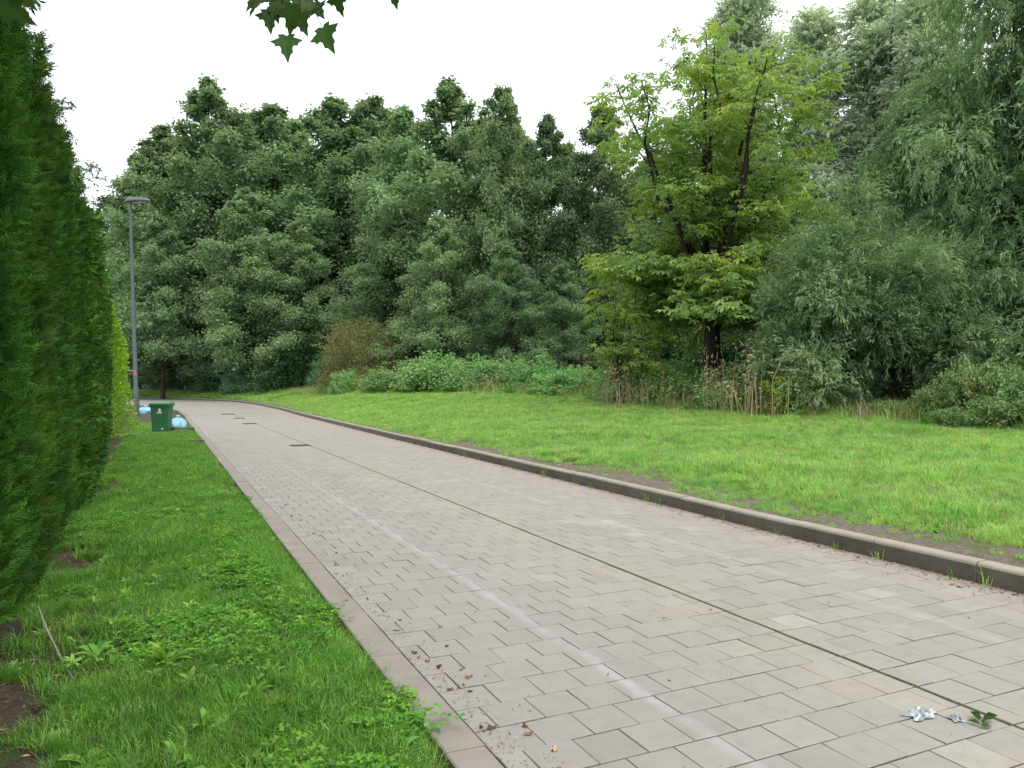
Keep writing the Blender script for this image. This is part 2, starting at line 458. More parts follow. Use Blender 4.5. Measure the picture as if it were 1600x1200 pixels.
def paver_geo(x0, x1, y0, y1, z=0.0, g=0.0024, b=0.0035, h=0.02):
    x0 += g; x1 -= g; y0 += 1.9 * g; y1 -= 1.9 * g
    lo = [(x0, y0, z - h), (x1, y0, z - h), (x1, y1, z - h), (x0, y1, z - h)]
    md = [(x0, y0, z - b * 0.7), (x1, y0, z - b * 0.7), (x1, y1, z - b * 0.7), (x0, y1, z - b * 0.7)]
    hi = [(x0 + b, y0 + b, z), (x1 - b, y0 + b, z), (x1 - b, y1 - b, z), (x0 + b, y1 - b, z)]
    fs = [(8, 9, 10, 11)]
    for q in range(4):
        w_ = (q + 1) % 4
        fs += [(q, w_, 4 + w_, 4 + q), (4 + q, 4 + w_, 8 + w_, 8 + q)]
    return lo + md + hi, fs

cells = []
for r_ in range(-6, int(PAVE_END / 0.25)):
    y0 = r_ * 0.25; off = 0.125 * (r_ % 2)
    kx = float(Kx(y0 + 0.12))
    for lane, (a, b) in enumerate(((1.315, 3.643), (3.668, kx))):
        x = a + off - 0.25
        while x < b - 0.02:
            u0, u1 = max(x, a), min(x + 0.25, b)
            if u1 - u0 > 0.035: cells.append((u0, u1, y0, y0 + 0.25))
            x += 0.25
def in_view(x, y, z=0.0):
    Z = x * math.sin(TH) + y * math.cos(TH); X = x * math.cos(TH) - y * math.sin(TH)
    if Z < 0.3: return None
    u, v = 800 + 1180 * X / Z, 604 + 1180 * (CAM_H - z) / Z
    return Z if -20 < u < 1620 and v < 1225 else None
near = sorted([(in_view((c[0] + c[1]) / 2, (c[2] + c[3]) / 2), i) for i, c in enumerate(cells) if in_view((c[0] + c[1]) / 2, (c[2] + c[3]) / 2)])[:300]
near_i = {i for _, i in near}
shared = {}
rest = MB()
for i, (x0, x1, y0, y1) in enumerate(cells):
    if i in near_i:
        key = round(x1 - x0, 3)
        if key not in shared:
            m_ = MB(); m_.add(*paver_geo(-key / 2, key / 2, -0.125, 0.125)); shared[key] = m_.mesh('paver', M['paver'])
        link('paver', shared[key], road, ((x0 + x1) / 2, (y0 + y1) / 2, random.gauss(0, 0.0012)), (random.gauss(0, 0.006), random.gauss(0, 0.006), random.gauss(0, 0.006)))
    else:
        rest.add(*paver_geo(x0, x1, y0, y1, float(rise(y0)) + random.gauss(0, 0.001)))
o = link('paver_field', rest.mesh('paver_field', M['paver']), road); tag(o, kind='stuff')

def curve_pts(fx, ys, step):
    ys = np.asarray(ys); pts = np.stack([fx(ys), ys], 1)
    d = np.concatenate([[0], np.cumsum(np.linalg.norm(np.diff(pts, axis=0), axis=1))])
    t = np.arange(0, d[-1], step)
    return np.stack([np.interp(t, d, pts[:, 0]), np.interp(t, d, pts[:, 1])], 1)

def extrude(profile, L, mats, face_mi):
    n = len(profile); m = MB()
    vs = [(p[0], -L / 2, p[1]) for p in profile] + [(p[0], L / 2, p[1]) for p in profile]
    for i in range(n):
        j = (i + 1) % n
        m.add([vs[i], vs[j], vs[n + j], vs[n + i]], [(3, 2, 1, 0)], face_mi[i])
    m.add(vs, [tuple(range(n)), tuple(reversed(range(n, 2 * n)))], 0)
    return m.mesh('kerb_stone', mats)

kerb = bpy.data.objects.new('kerb', None); C.objects.link(kerb); tag(kerb, kind='structure')
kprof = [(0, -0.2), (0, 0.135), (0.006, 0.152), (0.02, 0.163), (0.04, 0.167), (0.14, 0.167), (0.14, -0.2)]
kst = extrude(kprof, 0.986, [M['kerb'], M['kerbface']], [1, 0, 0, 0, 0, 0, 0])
cp = curve_pts(Kx, np.arange(-3, 91, 0.1), 1.0)
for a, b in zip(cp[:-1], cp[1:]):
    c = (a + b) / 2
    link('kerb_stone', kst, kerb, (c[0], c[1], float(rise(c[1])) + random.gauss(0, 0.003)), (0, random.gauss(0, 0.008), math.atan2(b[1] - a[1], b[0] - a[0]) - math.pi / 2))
edging = bpy.data.objects.new('road_edging', None); C.objects.link(edging); tag(edging, kind='structure')
sst = extrude([(0, -0.15), (0, 0.004), (0.008, 0.010), (0.182, 0.006), (0.19, 0.0), (0.19, -0.15)], 1.276, [M['strip']], [0] * 6)
cp = curve_pts(Lx, np.arange(-3.3, 75, 0.1), 1.28)
for a, b in zip(cp[:-1], cp[1:]):
    c = (a + b) / 2
    link('edging_stone', sst, edging, (c[0], c[1], float(rise(c[1])) + random.gauss(0, 0.002)), (0, random.gauss(0, 0.006), math.atan2(b[1] - a[1], b[0] - a[0]) - math.pi / 2 + random.gauss(0, 0.002)))

# drain covers
def drain(x, y, w_, l_, label):
    t = thing('drain_cover', label, 'drain cover', (x, y, float(rise(y)) + 0.0), group='drain covers along the middle joint')
    m = MB()
    for sx in (-1, 1): m.box((sx * (w_ / 2 - 0.02), 0, 0.004), (0.04, l_, 0.016))
    for sy in (-1, 1): m.box((0, sy * (l_ / 2 - 0.02), 0.0035), (w_ - 0.08, 0.04, 0.015))
    link('frame', m.mesh('frame', M['iron']), t)
    m = MB(); m.box((0, 0, 0.0015), (w_ - 0.09, l_ - 0.09, 0.004))
    link('pit_shade_plate', m.mesh('pit_shade_plate', M['rubber']), t)  # flat black plate stands in for the shade below the bars
    bar = MB(); bar.box((0, 0, 0.006), (w_ - 0.085, 0.03, 0.01)); bm_ = bar.mesh('bar', M['iron'])
    for q in range(int((l_ - 0.1) / 0.06)): link('bar', bm_, t, (0, -l_ / 2 + 0.08 + q * 0.06, 0))
drain(3.42, 21.0, 0.5, 0.5, 'square iron drain grate where the middle joint fades, nearest of the grates')
drain(3.45, 34.2, 0.55, 0.8, 'iron drain grate, second nearest along the middle of the road')
drain(3.55, 40.2, 0.5, 0.7, 'iron drain grate, third nearest along the middle of the road')
drain(3.4, 45.4, 0.7, 1.1, 'long iron drain grate near the bend, farthest of the grates')

# ------------------------------------------------------------------ trees
def curve_branch(p0, az, el, L, n=7, droop=0.0, wob=0.05):
    t = np.linspace(0, 1, n)
    h = np.array([math.cos(az), math.sin(az), 0]); side = np.array([-math.sin(az), math.cos(az), 0])
    els = el - droop * t
    step = L / (n - 1)
    d = np.cos(els)[:, None] * h + np.sin(els)[:, None] * np.array([[0, 0, 1.0]]) + side * rng.normal(0, wob, (n, 1))
    pts = np.concatenate([[np.zeros(3)], np.cumsum(d[:-1] * step, axis=0)])
    return p0 + pts

def sample_line(pts, t):
    q = t * (len(pts) - 1); i = min(int(q), len(pts) - 2); f = q - i
    return pts[i] * (1 - f) + pts[i + 1] * f

def clump_leaves(cen, rad, n, flat=0.55, L=0.2, Wf=0.6, up=0.9, wpos=0.5, hang=0.3):
    """n leaves through each clump"""
    k = len(cen)
    c = np.repeat(cen, n, 0); r = np.repeat(rad, n)[:, None]
    u = np.clip(rng.normal(0, 0.46, (k * n, 3)), -0.95, 0.95)
    u[:, 2] *= flat
    pos = c + u * r
    d = unit(u * np.array([[1, 1, 0.3]]) + rng.normal(0, 0.5, (k * n, 3)) + np.array([[0, 0, -hang]]))
    nr = unit(rng.normal(0, 0.55, (k * n, 3)) + np.array([[0, 0, up]]) + u * 0.5)
    Ls = L * rng.uniform(0.65, 1.25, k * n)
    V, F = leaves(pos, d, nr, Ls, Ls * Wf, wpos, 0.12)
    ct = np.repeat(rng.normal(0, 0.13, k), n) + 0.10 * np.clip(u[:, 2] / flat, -1, 1)
    tint = np.clip(0.5 + ct + rng.normal(0, 0.17, k * n), 0, 1)
    return V, F, tint

def trunk_line(H, r0, wob=0.15, n=12, r1=0.02):
    z = np.linspace(0, H, n)
    pts = np.stack([np.cumsum(rng.normal(0, wob, n)) * 0.5, np.cumsum(rng.normal(0, wob, n)) * 0.5, z], 1); pts[0, :2] = 0
    t = z / H
    rad = r0 * (1 - t) ** 0.8 + r1
    rad[0] *= 1.35
    return pts, rad

def broadleaf(H, R, t0, prof, nprim=42, nsec=8, leafL=0.24, per=55, crad=0.75, r0=0.22, el=(0.15, 1.0), droop=0.5, flat=0.5, Wf=0.65, wob=0.15, jit=(0.72, 1.15)):
    pts, rad = trunk_line(H * 0.97, r0, wob)
    lines = [(pts, rad)]
    cen, cr = [], []
    for i in range(nprim):
        t = t0 + (0.97 - t0) * ((i + rng.random()) / nprim)
        az = i * 2.39996 + rng.normal(0, 0.35)
        Lp = R * prof(t) * rng.uniform(*jit)
        e = el[0] + (el[1] - el[0]) * (t - t0) / (1 - t0) + rng.normal(0, 0.12)
        p0 = sample_line(pts, min(0.995, t * 1.02))
        b = curve_branch(p0, az, e, Lp, 7, droop, 0.12)
        rb = max(0.015, r0 * 0.32 * (1 - t) + 0.02)
        lines.append((b, np.linspace(rb, 0.008, 7)))
        ns = max(3, int(nsec * (0.4 + 0.6 * prof(t))))
        for j in range(ns):
            q = 0.25 + 0.75 * (j + rng.random()) / ns
            ps = sample_line(b, q)
            a2 = az + rng.choice([-1, 1]) * rng.uniform(0.4, 1.2) * (1.15 - q)
            L2 = Lp * 0.38 * (1.2 - 0.6 * q) * rng.uniform(0.6, 1.2)
            s2 = curve_branch(ps, a2, e * 0.5 + rng.normal(0.1, 0.5), L2, 4, 0.3, 0.1)
            lines.append((s2, np.linspace(rb * 0.35 + 0.004, 0.004, 4)))
            for q2 in (0.55, 1.0):
                cen.append(sample_line(s2, q2) + rng.normal(0, 0.1, 3)); cr.append(crad * rng.uniform(0.4, 1.35) * (1 - 0.68 * max(0, t - 0.6) / 0.4))
        cen.append(b[-1]); cr.append(crad * 0.7 * (1 - 0.68 * max(0, t - 0.6) / 0.4))
    cen = np.array(cen); cr = np.array(cr)
    V, F, tint = clump_leaves(cen, cr, per, flat, leafL, Wf)
    tv, tf = tubes(lines, 5)
    return (tv, tf), (V, F, tint)

def tree_meshes(name, gen, leafm, barkm):
    (tv, tf), (V, F, t) = gen
    return npmesh(name + '_trunk', tv, [tf], barkm, smooth=True), npmesh(name + '_crown', V, [F], leafm, tint=t)

def put_tree(name, label, cat, meshes, x, y, z, scale=(1, 1, 1), rz=0.0, group=None, crown_name='crown', leaf_override=None, trunk_name='trunk', rx=0.0):
    t = thing(name, label, cat, (x, y, z), (rx, 0, rz), scale, group)
    link(trunk_name, meshes[0], t)
    link(crown_name, meshes[1], t)
    return t

def ald_prof(t):
    return (0.62 + 1.9 * t) if t < 0.2 else max(0.04, 1 - ((t - 0.2) / 0.8) ** 1.55) ** 0.95
alders = []
for q, (H, R) in enumerate(((26, 6.0), (26, 5.4), (26, 6.6))):
    alders.append(tree_meshes('alder', broadleaf(H, R, 0.12, ald_prof, nprim=60, nsec=10, leafL=0.31, per=48, crad=0.95, r0=0.24, el=(0.1, 0.8), droop=0.3, flat=0.88, wob=0.22, jit=(0.6, 1.3)), M['alder'], M['bark']))

GA = 'alders of the wood beyond the bend'
def gz(x, y):
    return float(lawn_z(x, y)) if x > float(Kx(y)) else float(verge_z(x, y))
alder_list = [  # column, depth, row of the top, variant, turn, width factor, label
    (216, 80, 232, 0, 0.3, 0.85, 'lowest dark alder at the left end of the wood, directly behind the street lamp'),
    (268, 92, 186, 1, 2.0, 1.0, 'paler alder whose top shows just right of and behind the street lamp'),
    (338, 78, 116, 2, 0.9, 0.92, 'tall broad alder with two feathery tops, left shoulder of the wood'),
    (430, 84, 142, 0, 3.6, 1.0, 'alder right beside the tall left shoulder tree of the wood'),
    (505, 78, 136, 1, 5.0, 1.1, 'bushy alder in the middle of the wood, above the far end of the road'),
    (588, 80, 146, 2, 1.7, 0.9, 'alder with a flat uneven top above the brown shrub'),
    (645, 70, 150, 0, 4.4, 0.85, 'dark alder left of the two pointed tops of the wood'),
    (704, 60, 104, 1, 0.1, 0.95, 'tallest alder with a pointed open top in the middle of the wood'),
    (782, 57, 128, 2, 2.8, 0.68, 'second pointed alder, right beside the tallest one'),
    (848, 58, 168, 1, 3.9, 0.72, 'slim alder with sky showing through beside its thin trunk'),
    (925, 56, 150, 0, 1.2, 0.75, 'dark alder half hidden behind the left side of the yellow-green chestnut'),
]
for px, Z, ty, v, rz, wf, lab in alder_list:
    x, y = P(px, Z); z = gz(x, y) - 0.1
    H = (604 - ty) / 1180 * Z + CAM_H - z
    s = H / 26
    put_tree('alder_tree', lab, 'tree', alders[v], x, y, z, (s * wf * 1.15, s * wf * 1.15, s), rz, GA)
front = [(255, 72, 330, 2, 'low leafy alder at the wood edge right of the lamp post'),
         (392, 70, 285, 1, 'lower alder leaning over the far end of the road'),
         (475, 68, 330, 0, 'lower alder behind the shrubs left of the brown shrub'),
         (610, 60, 300, 1, 'lower alder rising behind the brown shrub'),
         (690, 53, 330, 2, 'low branched alder hanging over the bramble mound'),
         (800, 50, 370, 0, 'low branched alder over the right part of the bramble mound'),
         (880, 50, 400, 1, 'small dark alder in the gap left of the chestnut')]
for px, Z, ty, v, lab in front:
    x, y = P(px, Z); z = gz(x, y) - 0.1
    H = (604 - ty) / 1180 * Z + CAM_H - z
    s = H / 26
    put_tree('alder_tree', lab, 'tree', alders[v], x, y, z, (s * 1.15, s * 1.15, s), px * 0.1, GA)
for q, (px, Z, ty) in enumerate(((180, 100, 300), (300, 104, 205), (380, 100, 172), (470, 104, 168), (550, 98, 172), (625, 92, 176), (735, 84, 172), (800, 80, 178), (870, 76, 215), (960, 74, 260), (1030, 74, 220), (1110, 76, 160), (1200, 72, 230), (1300, 70, 260), (1400, 66, 250), (1500, 60, 200), (1600, 56, 160))):
    x, y = P(px, Z); z = gz(x, y) - 0.1
    s = ((604 - ty) / 1180 * Z + CAM_H - z) / 26
    put_tree('alder_tree', 'dark alder of the back row, seen only through gaps between the front trees', 'tree', alders[q % 3], x, y, z, (s * 1.2, s * 1.2, s), q * 1.3, 'back row of the wood')

# --- horse chestnut: big palmate leaves on upswept limbs
def chestnut(H, R, nstem, nleaf_mul=1.0, zlow=0.16, r0=0.26):
    lines = []; cl = []
    tp, tr = trunk_line(H * 0.33, r0, 0.05, 6, r0 * 0.7)
    lines.append((tp, tr))
    stems = []
    for i in range(nstem):
        az = i * 2.39996 + rng.normal(0, 0.2)
        u = i / max(1, nstem - 1)
        e = 1.5 - 0.55 * u
        L = H * (0.70 - 0.10 * u) * rng.uniform(0.92, 1.05)
        p0 = sample_line(tp, 0.55 + 0.45 * rng.random())
        b = curve_branch(p0, az, e, L, 10, rng.uniform(-0.25, 0.15), 0.2)
        lines.append((b, np.linspace(r0 * 0.55, 0.02, 10)))
        stems.append((b, az, L, r0 * 0.5))
    for i in range(int(nstem * 1.1)):                 # low spreading limbs
        az = i * 2.39996 + 1.0; t = 0.6 + 0.4 * rng.random()
        L = R * rng.uniform(0.75, 1.12)
        b = curve_branch(sample_line(tp, t), az, rng.uniform(0.3, 0.95), L, 8, rng.uniform(0.3, 1.5), 0.3)
        lines.append((b, np.linspace(r0 * 0.3, 0.01, 8)))
        stems.append((b, az, L, r0 * 0.3))
    for b, az, L, rb in stems:
        ns = int(17 * nleaf_mul)
        for j in range(ns):
            q = 0.22 + 0.78 * (j + rng.random()) / ns
            ps = sample_line(b, q)
            a2 = rng.uniform(0, 6.28)
            L2 = R * 0.44 * (1.15 - 0.5 * q) * rng.uniform(0.5, 1.2)
            s2 = curve_branch(ps, a2, rng.uniform(0.0, 0.8), L2, 5, 0.6, 0.12)
            lines.append((s2, np.linspace(rb * 0.25 * (1.1 - q) + 0.006, 0.005, 5)))
            for q2 in (0.62, 0.84, 1.02): cl.append((sample_line(s2, q2), a2))
    for b, az, L, rb in stems:
        for q in (0.8, 0.9, 0.97, 1.0): cl.append((b[-1] if q == 1.0 else sample_line(b, q), az))
    cen = np.array([c for c, _ in cl])
    n = int(8 * nleaf_mul)
    k = len(cen) * n
    c = np.repeat(cen, n, 0)
    u = rng.normal(0, 1, (k, 3)) * np.array([[0.30, 0.30, 0.13]])
    pos = c + u
    out_ = unit(np.concatenate([u[:, :2] + c[:, :2] * 0.06 + rng.normal(0, 0.1, (k, 2)), np.full((k, 1), -0.1)], 1))
    nrm = unit(np.array([[0, 0, 1.0]]) + rng.normal(0, 0.3, (k, 3)) + out_ * 0.35)
    side = unit(np.cross(out_, nrm)); fwd = np.cross(nrm, side)
    V, F, T = [], [], []; base = 0
    LL = rng.uniform(0.19, 0.33, k)
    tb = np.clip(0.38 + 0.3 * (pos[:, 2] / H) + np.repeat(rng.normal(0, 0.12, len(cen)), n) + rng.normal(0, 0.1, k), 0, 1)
    for a in (-1.9, -0.95, 0.0, 0.95, 1.9):
        d = fwd * math.cos(a) + side * math.sin(a) - nrm * 0.28
        l_ = LL * (1 - 0.14 * abs(a))
        v, f = leaves(pos, d, nrm, l_, l_ * 0.42, 0.66, 0.12)
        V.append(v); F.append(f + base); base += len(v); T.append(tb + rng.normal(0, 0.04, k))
    return tubes(lines, 6), (np.concatenate(V), np.concatenate(F), np.clip(np.concatenate(T), 0, 1))

x, y = P(1112, 30)
ch_z = gz(x, y) - 0.1
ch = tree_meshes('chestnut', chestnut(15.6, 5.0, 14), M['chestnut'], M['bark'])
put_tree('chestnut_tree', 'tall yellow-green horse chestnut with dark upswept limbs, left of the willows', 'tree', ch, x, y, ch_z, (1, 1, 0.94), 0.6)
x, y = P(1245, 33)
chs = tree_meshes('chestnut_young', chestnut(8.0, 3.2, 5, 0.9, r0=0.12), M['chestnut'], M['bark'])
put_tree('chestnut_tree', 'smaller yellow-green chestnut between the tall chestnut and the willow bush', 'tree', chs, x, y, gz(x, y) - 0.1, (1.15, 1.15, 1.3), 2.2)
x, y = P(968, 29.5)
chy = tree_meshes('chestnut_sapling', chestnut(8.0, 3.0, 4, 0.62, r0=0.09), M['chestnut'], M['bark'])
put_tree('chestnut_tree', 'young chestnut with a thin bare trunk behind the dry stalks, left of the tall chestnut', 'tree', chy, x, y, gz(x, y) - 0.1, (0.6, 0.6, 0.66), 4.0)

# --- willows and silver poplars: twigs hung with narrow leaves
def lobed(lobes, H, ktw, nleaf, twigL, leafL, Wf, lift=0.2, spread=0.6, r0=0.2, nst=1, zmin=0.0, jit=0.45):
    lobes = np.array(lobes); lines = []
    stems = []
    for i in range(nst):
        b = curve_branch(np.array([rng.normal(0, 0.25 * (nst > 1)), rng.normal(0, 0.25 * (nst > 1)), -0.1]), i * 2.4, 1.5 - 0.25 * (nst > 1), H * (0.9 if nst == 1 else 0.6), 9, 0.1, 0.08)
        lines.append((b, np.linspace(r0, r0 * 0.2, 9))); stems.append(b)
    for x, y, z, r in lobes:
        b0 = stems[rng.integers(nst)]
        p0 = sample_line(b0, min(0.95, max(0.05, (z * 0.55) / H)))
        mid = (p0 + np.array([x, y, z])) / 2 + np.array([0, 0, 0.12 * np.hypot(x, y)])
        lines.append((np.stack([p0, mid, np.array([x, y, z])]), np.array([r0 * 0.3, r0 * 0.18, 0.01])))
    wgt = lobes[:, 3] ** 2; li = rng.choice(len(lobes), ktw, p=wgt / wgt.sum())
    u = unit(rng.normal(0, 1, (ktw, 3)) + np.array([[0, 0, 0.3]]))
    # lobes far from the axis grow mostly outward
    oc = lobes[li, :3] * np.array([[1, 1, 0]]); u = unit(u + 0.5 * oc / (np.linalg.norm(oc, axis=1, keepdims=True) + 1.0))
    p0 = lobes[li, :3] + u * (lobes[li, 3] * rng.uniform(0.45, 0.95, ktw))[:, None]
    p0[:, 2] = np.maximum(p0[:, 2], zmin)
    az = np.arctan2(u[:, 1], u[:, 0]) + rng.normal(0, jit, ktw)
    el = np.arcsin(u[:, 2]) * 0.75 + lift + rng.normal(0, 0.25, ktw)
    L = twigL * rng.uniform(0.4, 1.25, ktw)
    n = 6; pts = [p0]
    for s_ in range(n - 1):
        e = el - (spread * 2.2) * (s_ / (n - 2))
        d = np.stack([np.cos(e) * np.cos(az), np.cos(e) * np.sin(az), np.sin(e)], 1)
        pts.append(pts[-1] + d * (L / (n - 1))[:, None])
    pts = np.stack(pts, 1)
    t = (np.arange(nleaf) + 0.5) / nleaf * (n - 1)
    i0 = np.minimum(t.astype(int), n - 2); f = (t - i0)[None, :, None]
    base = (pts[:, i0] * (1 - f) + pts[:, i0 + 1] * f).reshape(-1, 3)
    tan = unit(pts[:, i0 + 1] - pts[:, i0]).reshape(-1, 3)
    m = len(base)
    base = base + rng.normal(0, 0.05, (m, 3)); base[:, 2] = np.maximum(base[:, 2], 0.03)
    d = unit(tan + rng.normal(0, 0.5, (m, 3)) + np.array([[0, 0, -0.2]]))
    nr = unit(rng.normal(0, 0.55, (m, 3)) + np.array([[0, 0, 0.8]]) + np.repeat(u, nleaf, 0) * 0.4)
    Ls = leafL * rng.uniform(0.6, 1.25, m)
    V, F = leaves(base, d, nr, Ls, Ls * Wf, 0.45, 0.15)
    lt = rng.normal(0, 0.14, len(lobes))[li] + rng.normal(0, 0.16, ktw) + 0.1 * u[:, 2]
    tint = np.clip(0.45 + np.repeat(lt, nleaf) + rng.normal(0, 0.16, m) + np.tile(np.linspace(-0.08, 0.1, nleaf), ktw), 0, 1)
    return tubes(lines, 5), (V, F, tint)

def dome_lobes(n, R, H, r, hollow=0.35):
    out_ = []
    for i in range(n):
        a = i * 2.39996 + rng.normal(0, 0.3); v = (i + 0.5) / n
        z = H * (0.10 + 0.78 * v) ; pr = math.sqrt(max(0.05, 1 - (max(0, v - 0.15) / 0.95) ** 2.4))
        q = R * pr * rng.uniform(hollow, 1.12); z = z * rng.uniform(0.8, 1.12)
        out_.append((q * math.cos(a), q * math.sin(a), z, r * rng.uniform(0.55, 1.45)))
    return out_
def col_lobes(n, R, H, r, z0=0.1):
    out_ = []
    for i in range(n):
        a = i * 2.39996 + rng.normal(0, 0.4); v = (i + 0.5) / n
        q = R * (1.5 - 0.7 * v) * rng.uniform(0.2, 1.0) * (1 if v < 0.7 else math.sqrt(max(0.02, 1 - ((v - 0.7) / 0.31) ** 2)))
        out_.append((q * math.cos(a), q * math.sin(a), H * (z0 + (0.93 - z0) * v), r * rng.uniform(0.55, 1.5)))
    return out_
wb = tree_meshes('willow_bush', lobed(dome_lobes(34, 3.0, 6.8, 0.85), 7.4, 4600, 22, 0.9, 0.17, 0.27, 0.4, 0.42, 0.12, 5, jit=0.7), M['willow'], M['bark'])
wt = tree_meshes('willow_tall', lobed(col_lobes(70, 3.9, 16.5, 1.1, 0.05), 17, 6000, 28, 1.6, 0.22, 0.25, 0.2, 0.75, 0.3, 1), M['willow'], M['bark'])
GW = 'willows along the right edge of the meadow'
for px, Z, ms, sc, rz, lab in ((1345, 24.5, wb, (0.95, 0.95, 1.0), 0.4, 'rounded grey-green willow bush reaching to the ground right of the chestnut'),
                               (1265, 25, wb, (0.55, 0.6, 0.72), 2.9, 'low willow bush spilling left from the rounded willow, beside the dark chestnut trunk'),
                               (1650, 25, wt, (1.0, 1.0, 1.0), 1.0, 'tall dark willow filling the right edge of the photo'),
                               (1500, 29, wt, (0.85, 0.85, 0.78), 4.4, 'middle-sized willow between the rounded willow and the tall right willow'),
                               (1600, 24, wb, (1.0, 1.0, 0.8), 5.4, 'low willow bush under the tall right willow, cut by the photo edge')):
    x, y = P(px, Z)
    put_tree('willow_tree', lab, 'tree', ms, x, y, gz(x, y) - 0.1, sc, rz, GW)
pop = tree_meshes('poplar', lobed(col_lobes(80, 1.5, 30, 0.85, 0.1), 30, 4800, 18, 1.2, 0.27, 0.45, 0.75, 0.45, 0.15, 1), M['poplar'], M['bark'])
GP = 'silver poplars behind the chestnut and willows'
for px, Z, ty, wf, rz, lab in ((1162, 60, -45, 0.95, 0.2, 'silver-green poplar behind the top of the chestnut, leftmost of the poplars'),
                               (1270, 57, -12, 0.95, 2.2, 'silver-green poplar standing free against the sky right of the chestnut top'),
                               (1370, 56, -40, 1.0, 4.1, 'silver-green poplar rising behind the rounded willow bush'),
                               (1450, 52, -60, 1.0, 1.4, 'silver-green poplar half hidden behind the tall right willow')):
    x, y = P(px, Z); z = gz(x, y) - 0.1
    s = ((604 - ty) / 1180 * Z + CAM_H - z) / 30
    put_tree('poplar_tree', lab, 'tree', pop, x, y, z, (s * wf * 1.2, s * wf * 1.2, s), rz, GP)

# ------------------------------------------------------------------ shrubs and undergrowth
def mound(R, H, n, leafL, Wf=0.6, nst=24, shoots=30):
    """leafy mound on many arching stems"""
    lines = []
    tips = []
    for i in range(nst):
        b = curve_branch(rng.normal(0, 0.12 * R, 3) * np.array([1, 1, 0]), i * 2.4, rng.uniform(0.6, 1.45), rng.uniform(0.8, 1.15) * max(R, H), 6, rng.uniform(0.2, 1.0), 0.1)
        b[:, 2] = np.minimum(b[:, 2], H) * 1.0
        lines.append((b, np.linspace(0.02, 0.006, 6)))
        for q in np.linspace(0.3, 1, 5): tips.append(sample_line(b, q))
    k = n // 40
    az = rng.uniform(0, 6.283, k); rr = R * np.sqrt(rng.random(k)); 
    prof = H * np.sqrt(np.clip(1 - (rr / R) ** 2.2, 0.03, 1))
    p1, p2, p3 = rng.uniform(0, 6.28, 3)
    bump = 1 + 0.22 * np.sin(az * 3 + p1) + 0.2 * np.sin(rr / R * 8 + az * 2 + p2) + 0.16 * np.sin(az * 7 - rr / R * 5 + p3)
    cen = np.stack([rr * np.cos(az), rr * np.sin(az), prof * bump * rng.uniform(0.12, 1.0, k) ** 0.6], 1)
    V, F, t = clump_leaves(cen, np.full(k, 0.22 * H ** 0.5 + 0.1), 40, 0.7, leafL, Wf, 0.9, 0.5, 0.2)
    V[:, 2] = np.maximum(V[:, 2], 0.0)
    # loose shoots above the outline
    sv = []
    for i in range(shoots):
        a = rng.uniform(0, 6.283); r_ = R * math.sqrt(rng.random()) * 0.9
        p0 = np.array([r_ * math.cos(a), r_ * math.sin(a), H * math.sqrt(max(0.05, 1 - (r_ / R) ** 2.2)) * 0.85])
        b = curve_branch(p0, a, rng.uniform(0.7, 1.5), rng.uniform(0.25, 0.65) * H ** 0.7, 5, 0.9, 0.1)
        lines.append((b, np.linspace(0.008, 0.003, 5)))
        for q in np.linspace(0.1, 1, 7): sv.append(sample_line(b, q))
    if sv:
        V2, F2, t2 = clump_leaves(np.array(sv), np.full(len(sv), leafL * 0.8), 5, 0.7, leafL * 0.9, Wf, 0.8, 0.5, 0.2)
        F = np.concatenate([F, F2 + len(V)]); V = np.concatenate([V, V2]); t = np.concatenate([t, np.clip(t2 + 0.12, 0, 1)])
    return tubes(lines, 4), (V, F, t)

bm1 = tree_meshes('bramble', mound(2.2, 1.7, 9000, 0.15, 0.7), M['bramble'], M['bark_brown'])
bm2 = tree_meshes('bramble', mound(2.0, 1.5, 8000, 0.16, 0.7), M['bramble'], M['bark_brown'])
GB = 'brambles along the back of the meadow'
for q, (px, Z, ty, wd, lab) in enumerate((
        (625, 47.5, 578, 1.0, 'low pale bramble mound just right of the brown shrub'),
        (690, 45, 556, 1.25, 'highest pale green bramble mound in the middle of the meadow edge'),
        (745, 43.5, 572, 1.0, 'bramble mound right of the highest one, with a dark hollow'),
        (800, 42, 564, 1.05, 'bramble mound with arching shoots left of the dry stalks'),
        (850, 40, 572, 1.0, 'small bramble mound in the shade of the alders'),
        (905, 37, 577, 1.1, 'bluish bramble patch left of the young chestnut'),
        (1010, 31.5, 574, 1.0, 'green nettle and bramble patch behind the dry stalks'),
        (1075, 29.5, 570, 0.9, 'leafy bramble patch before the dark chestnut trunk'),
        (1150, 27, 596, 0.8, 'small bramble patch at the foot of the chestnut trunk'))):
    x, y = P(px, Z); z = gz(x, y) - 0.05
    h = (604 - ty) / 1180 * Z + CAM_H - z
    put_tree('bramble_bush', lab, 'bush', (bm1, bm2)[q % 2], x, y, z, (wd, wd, h / 1.75), q * 1.1, GB, 'foliage', None, 'stems')
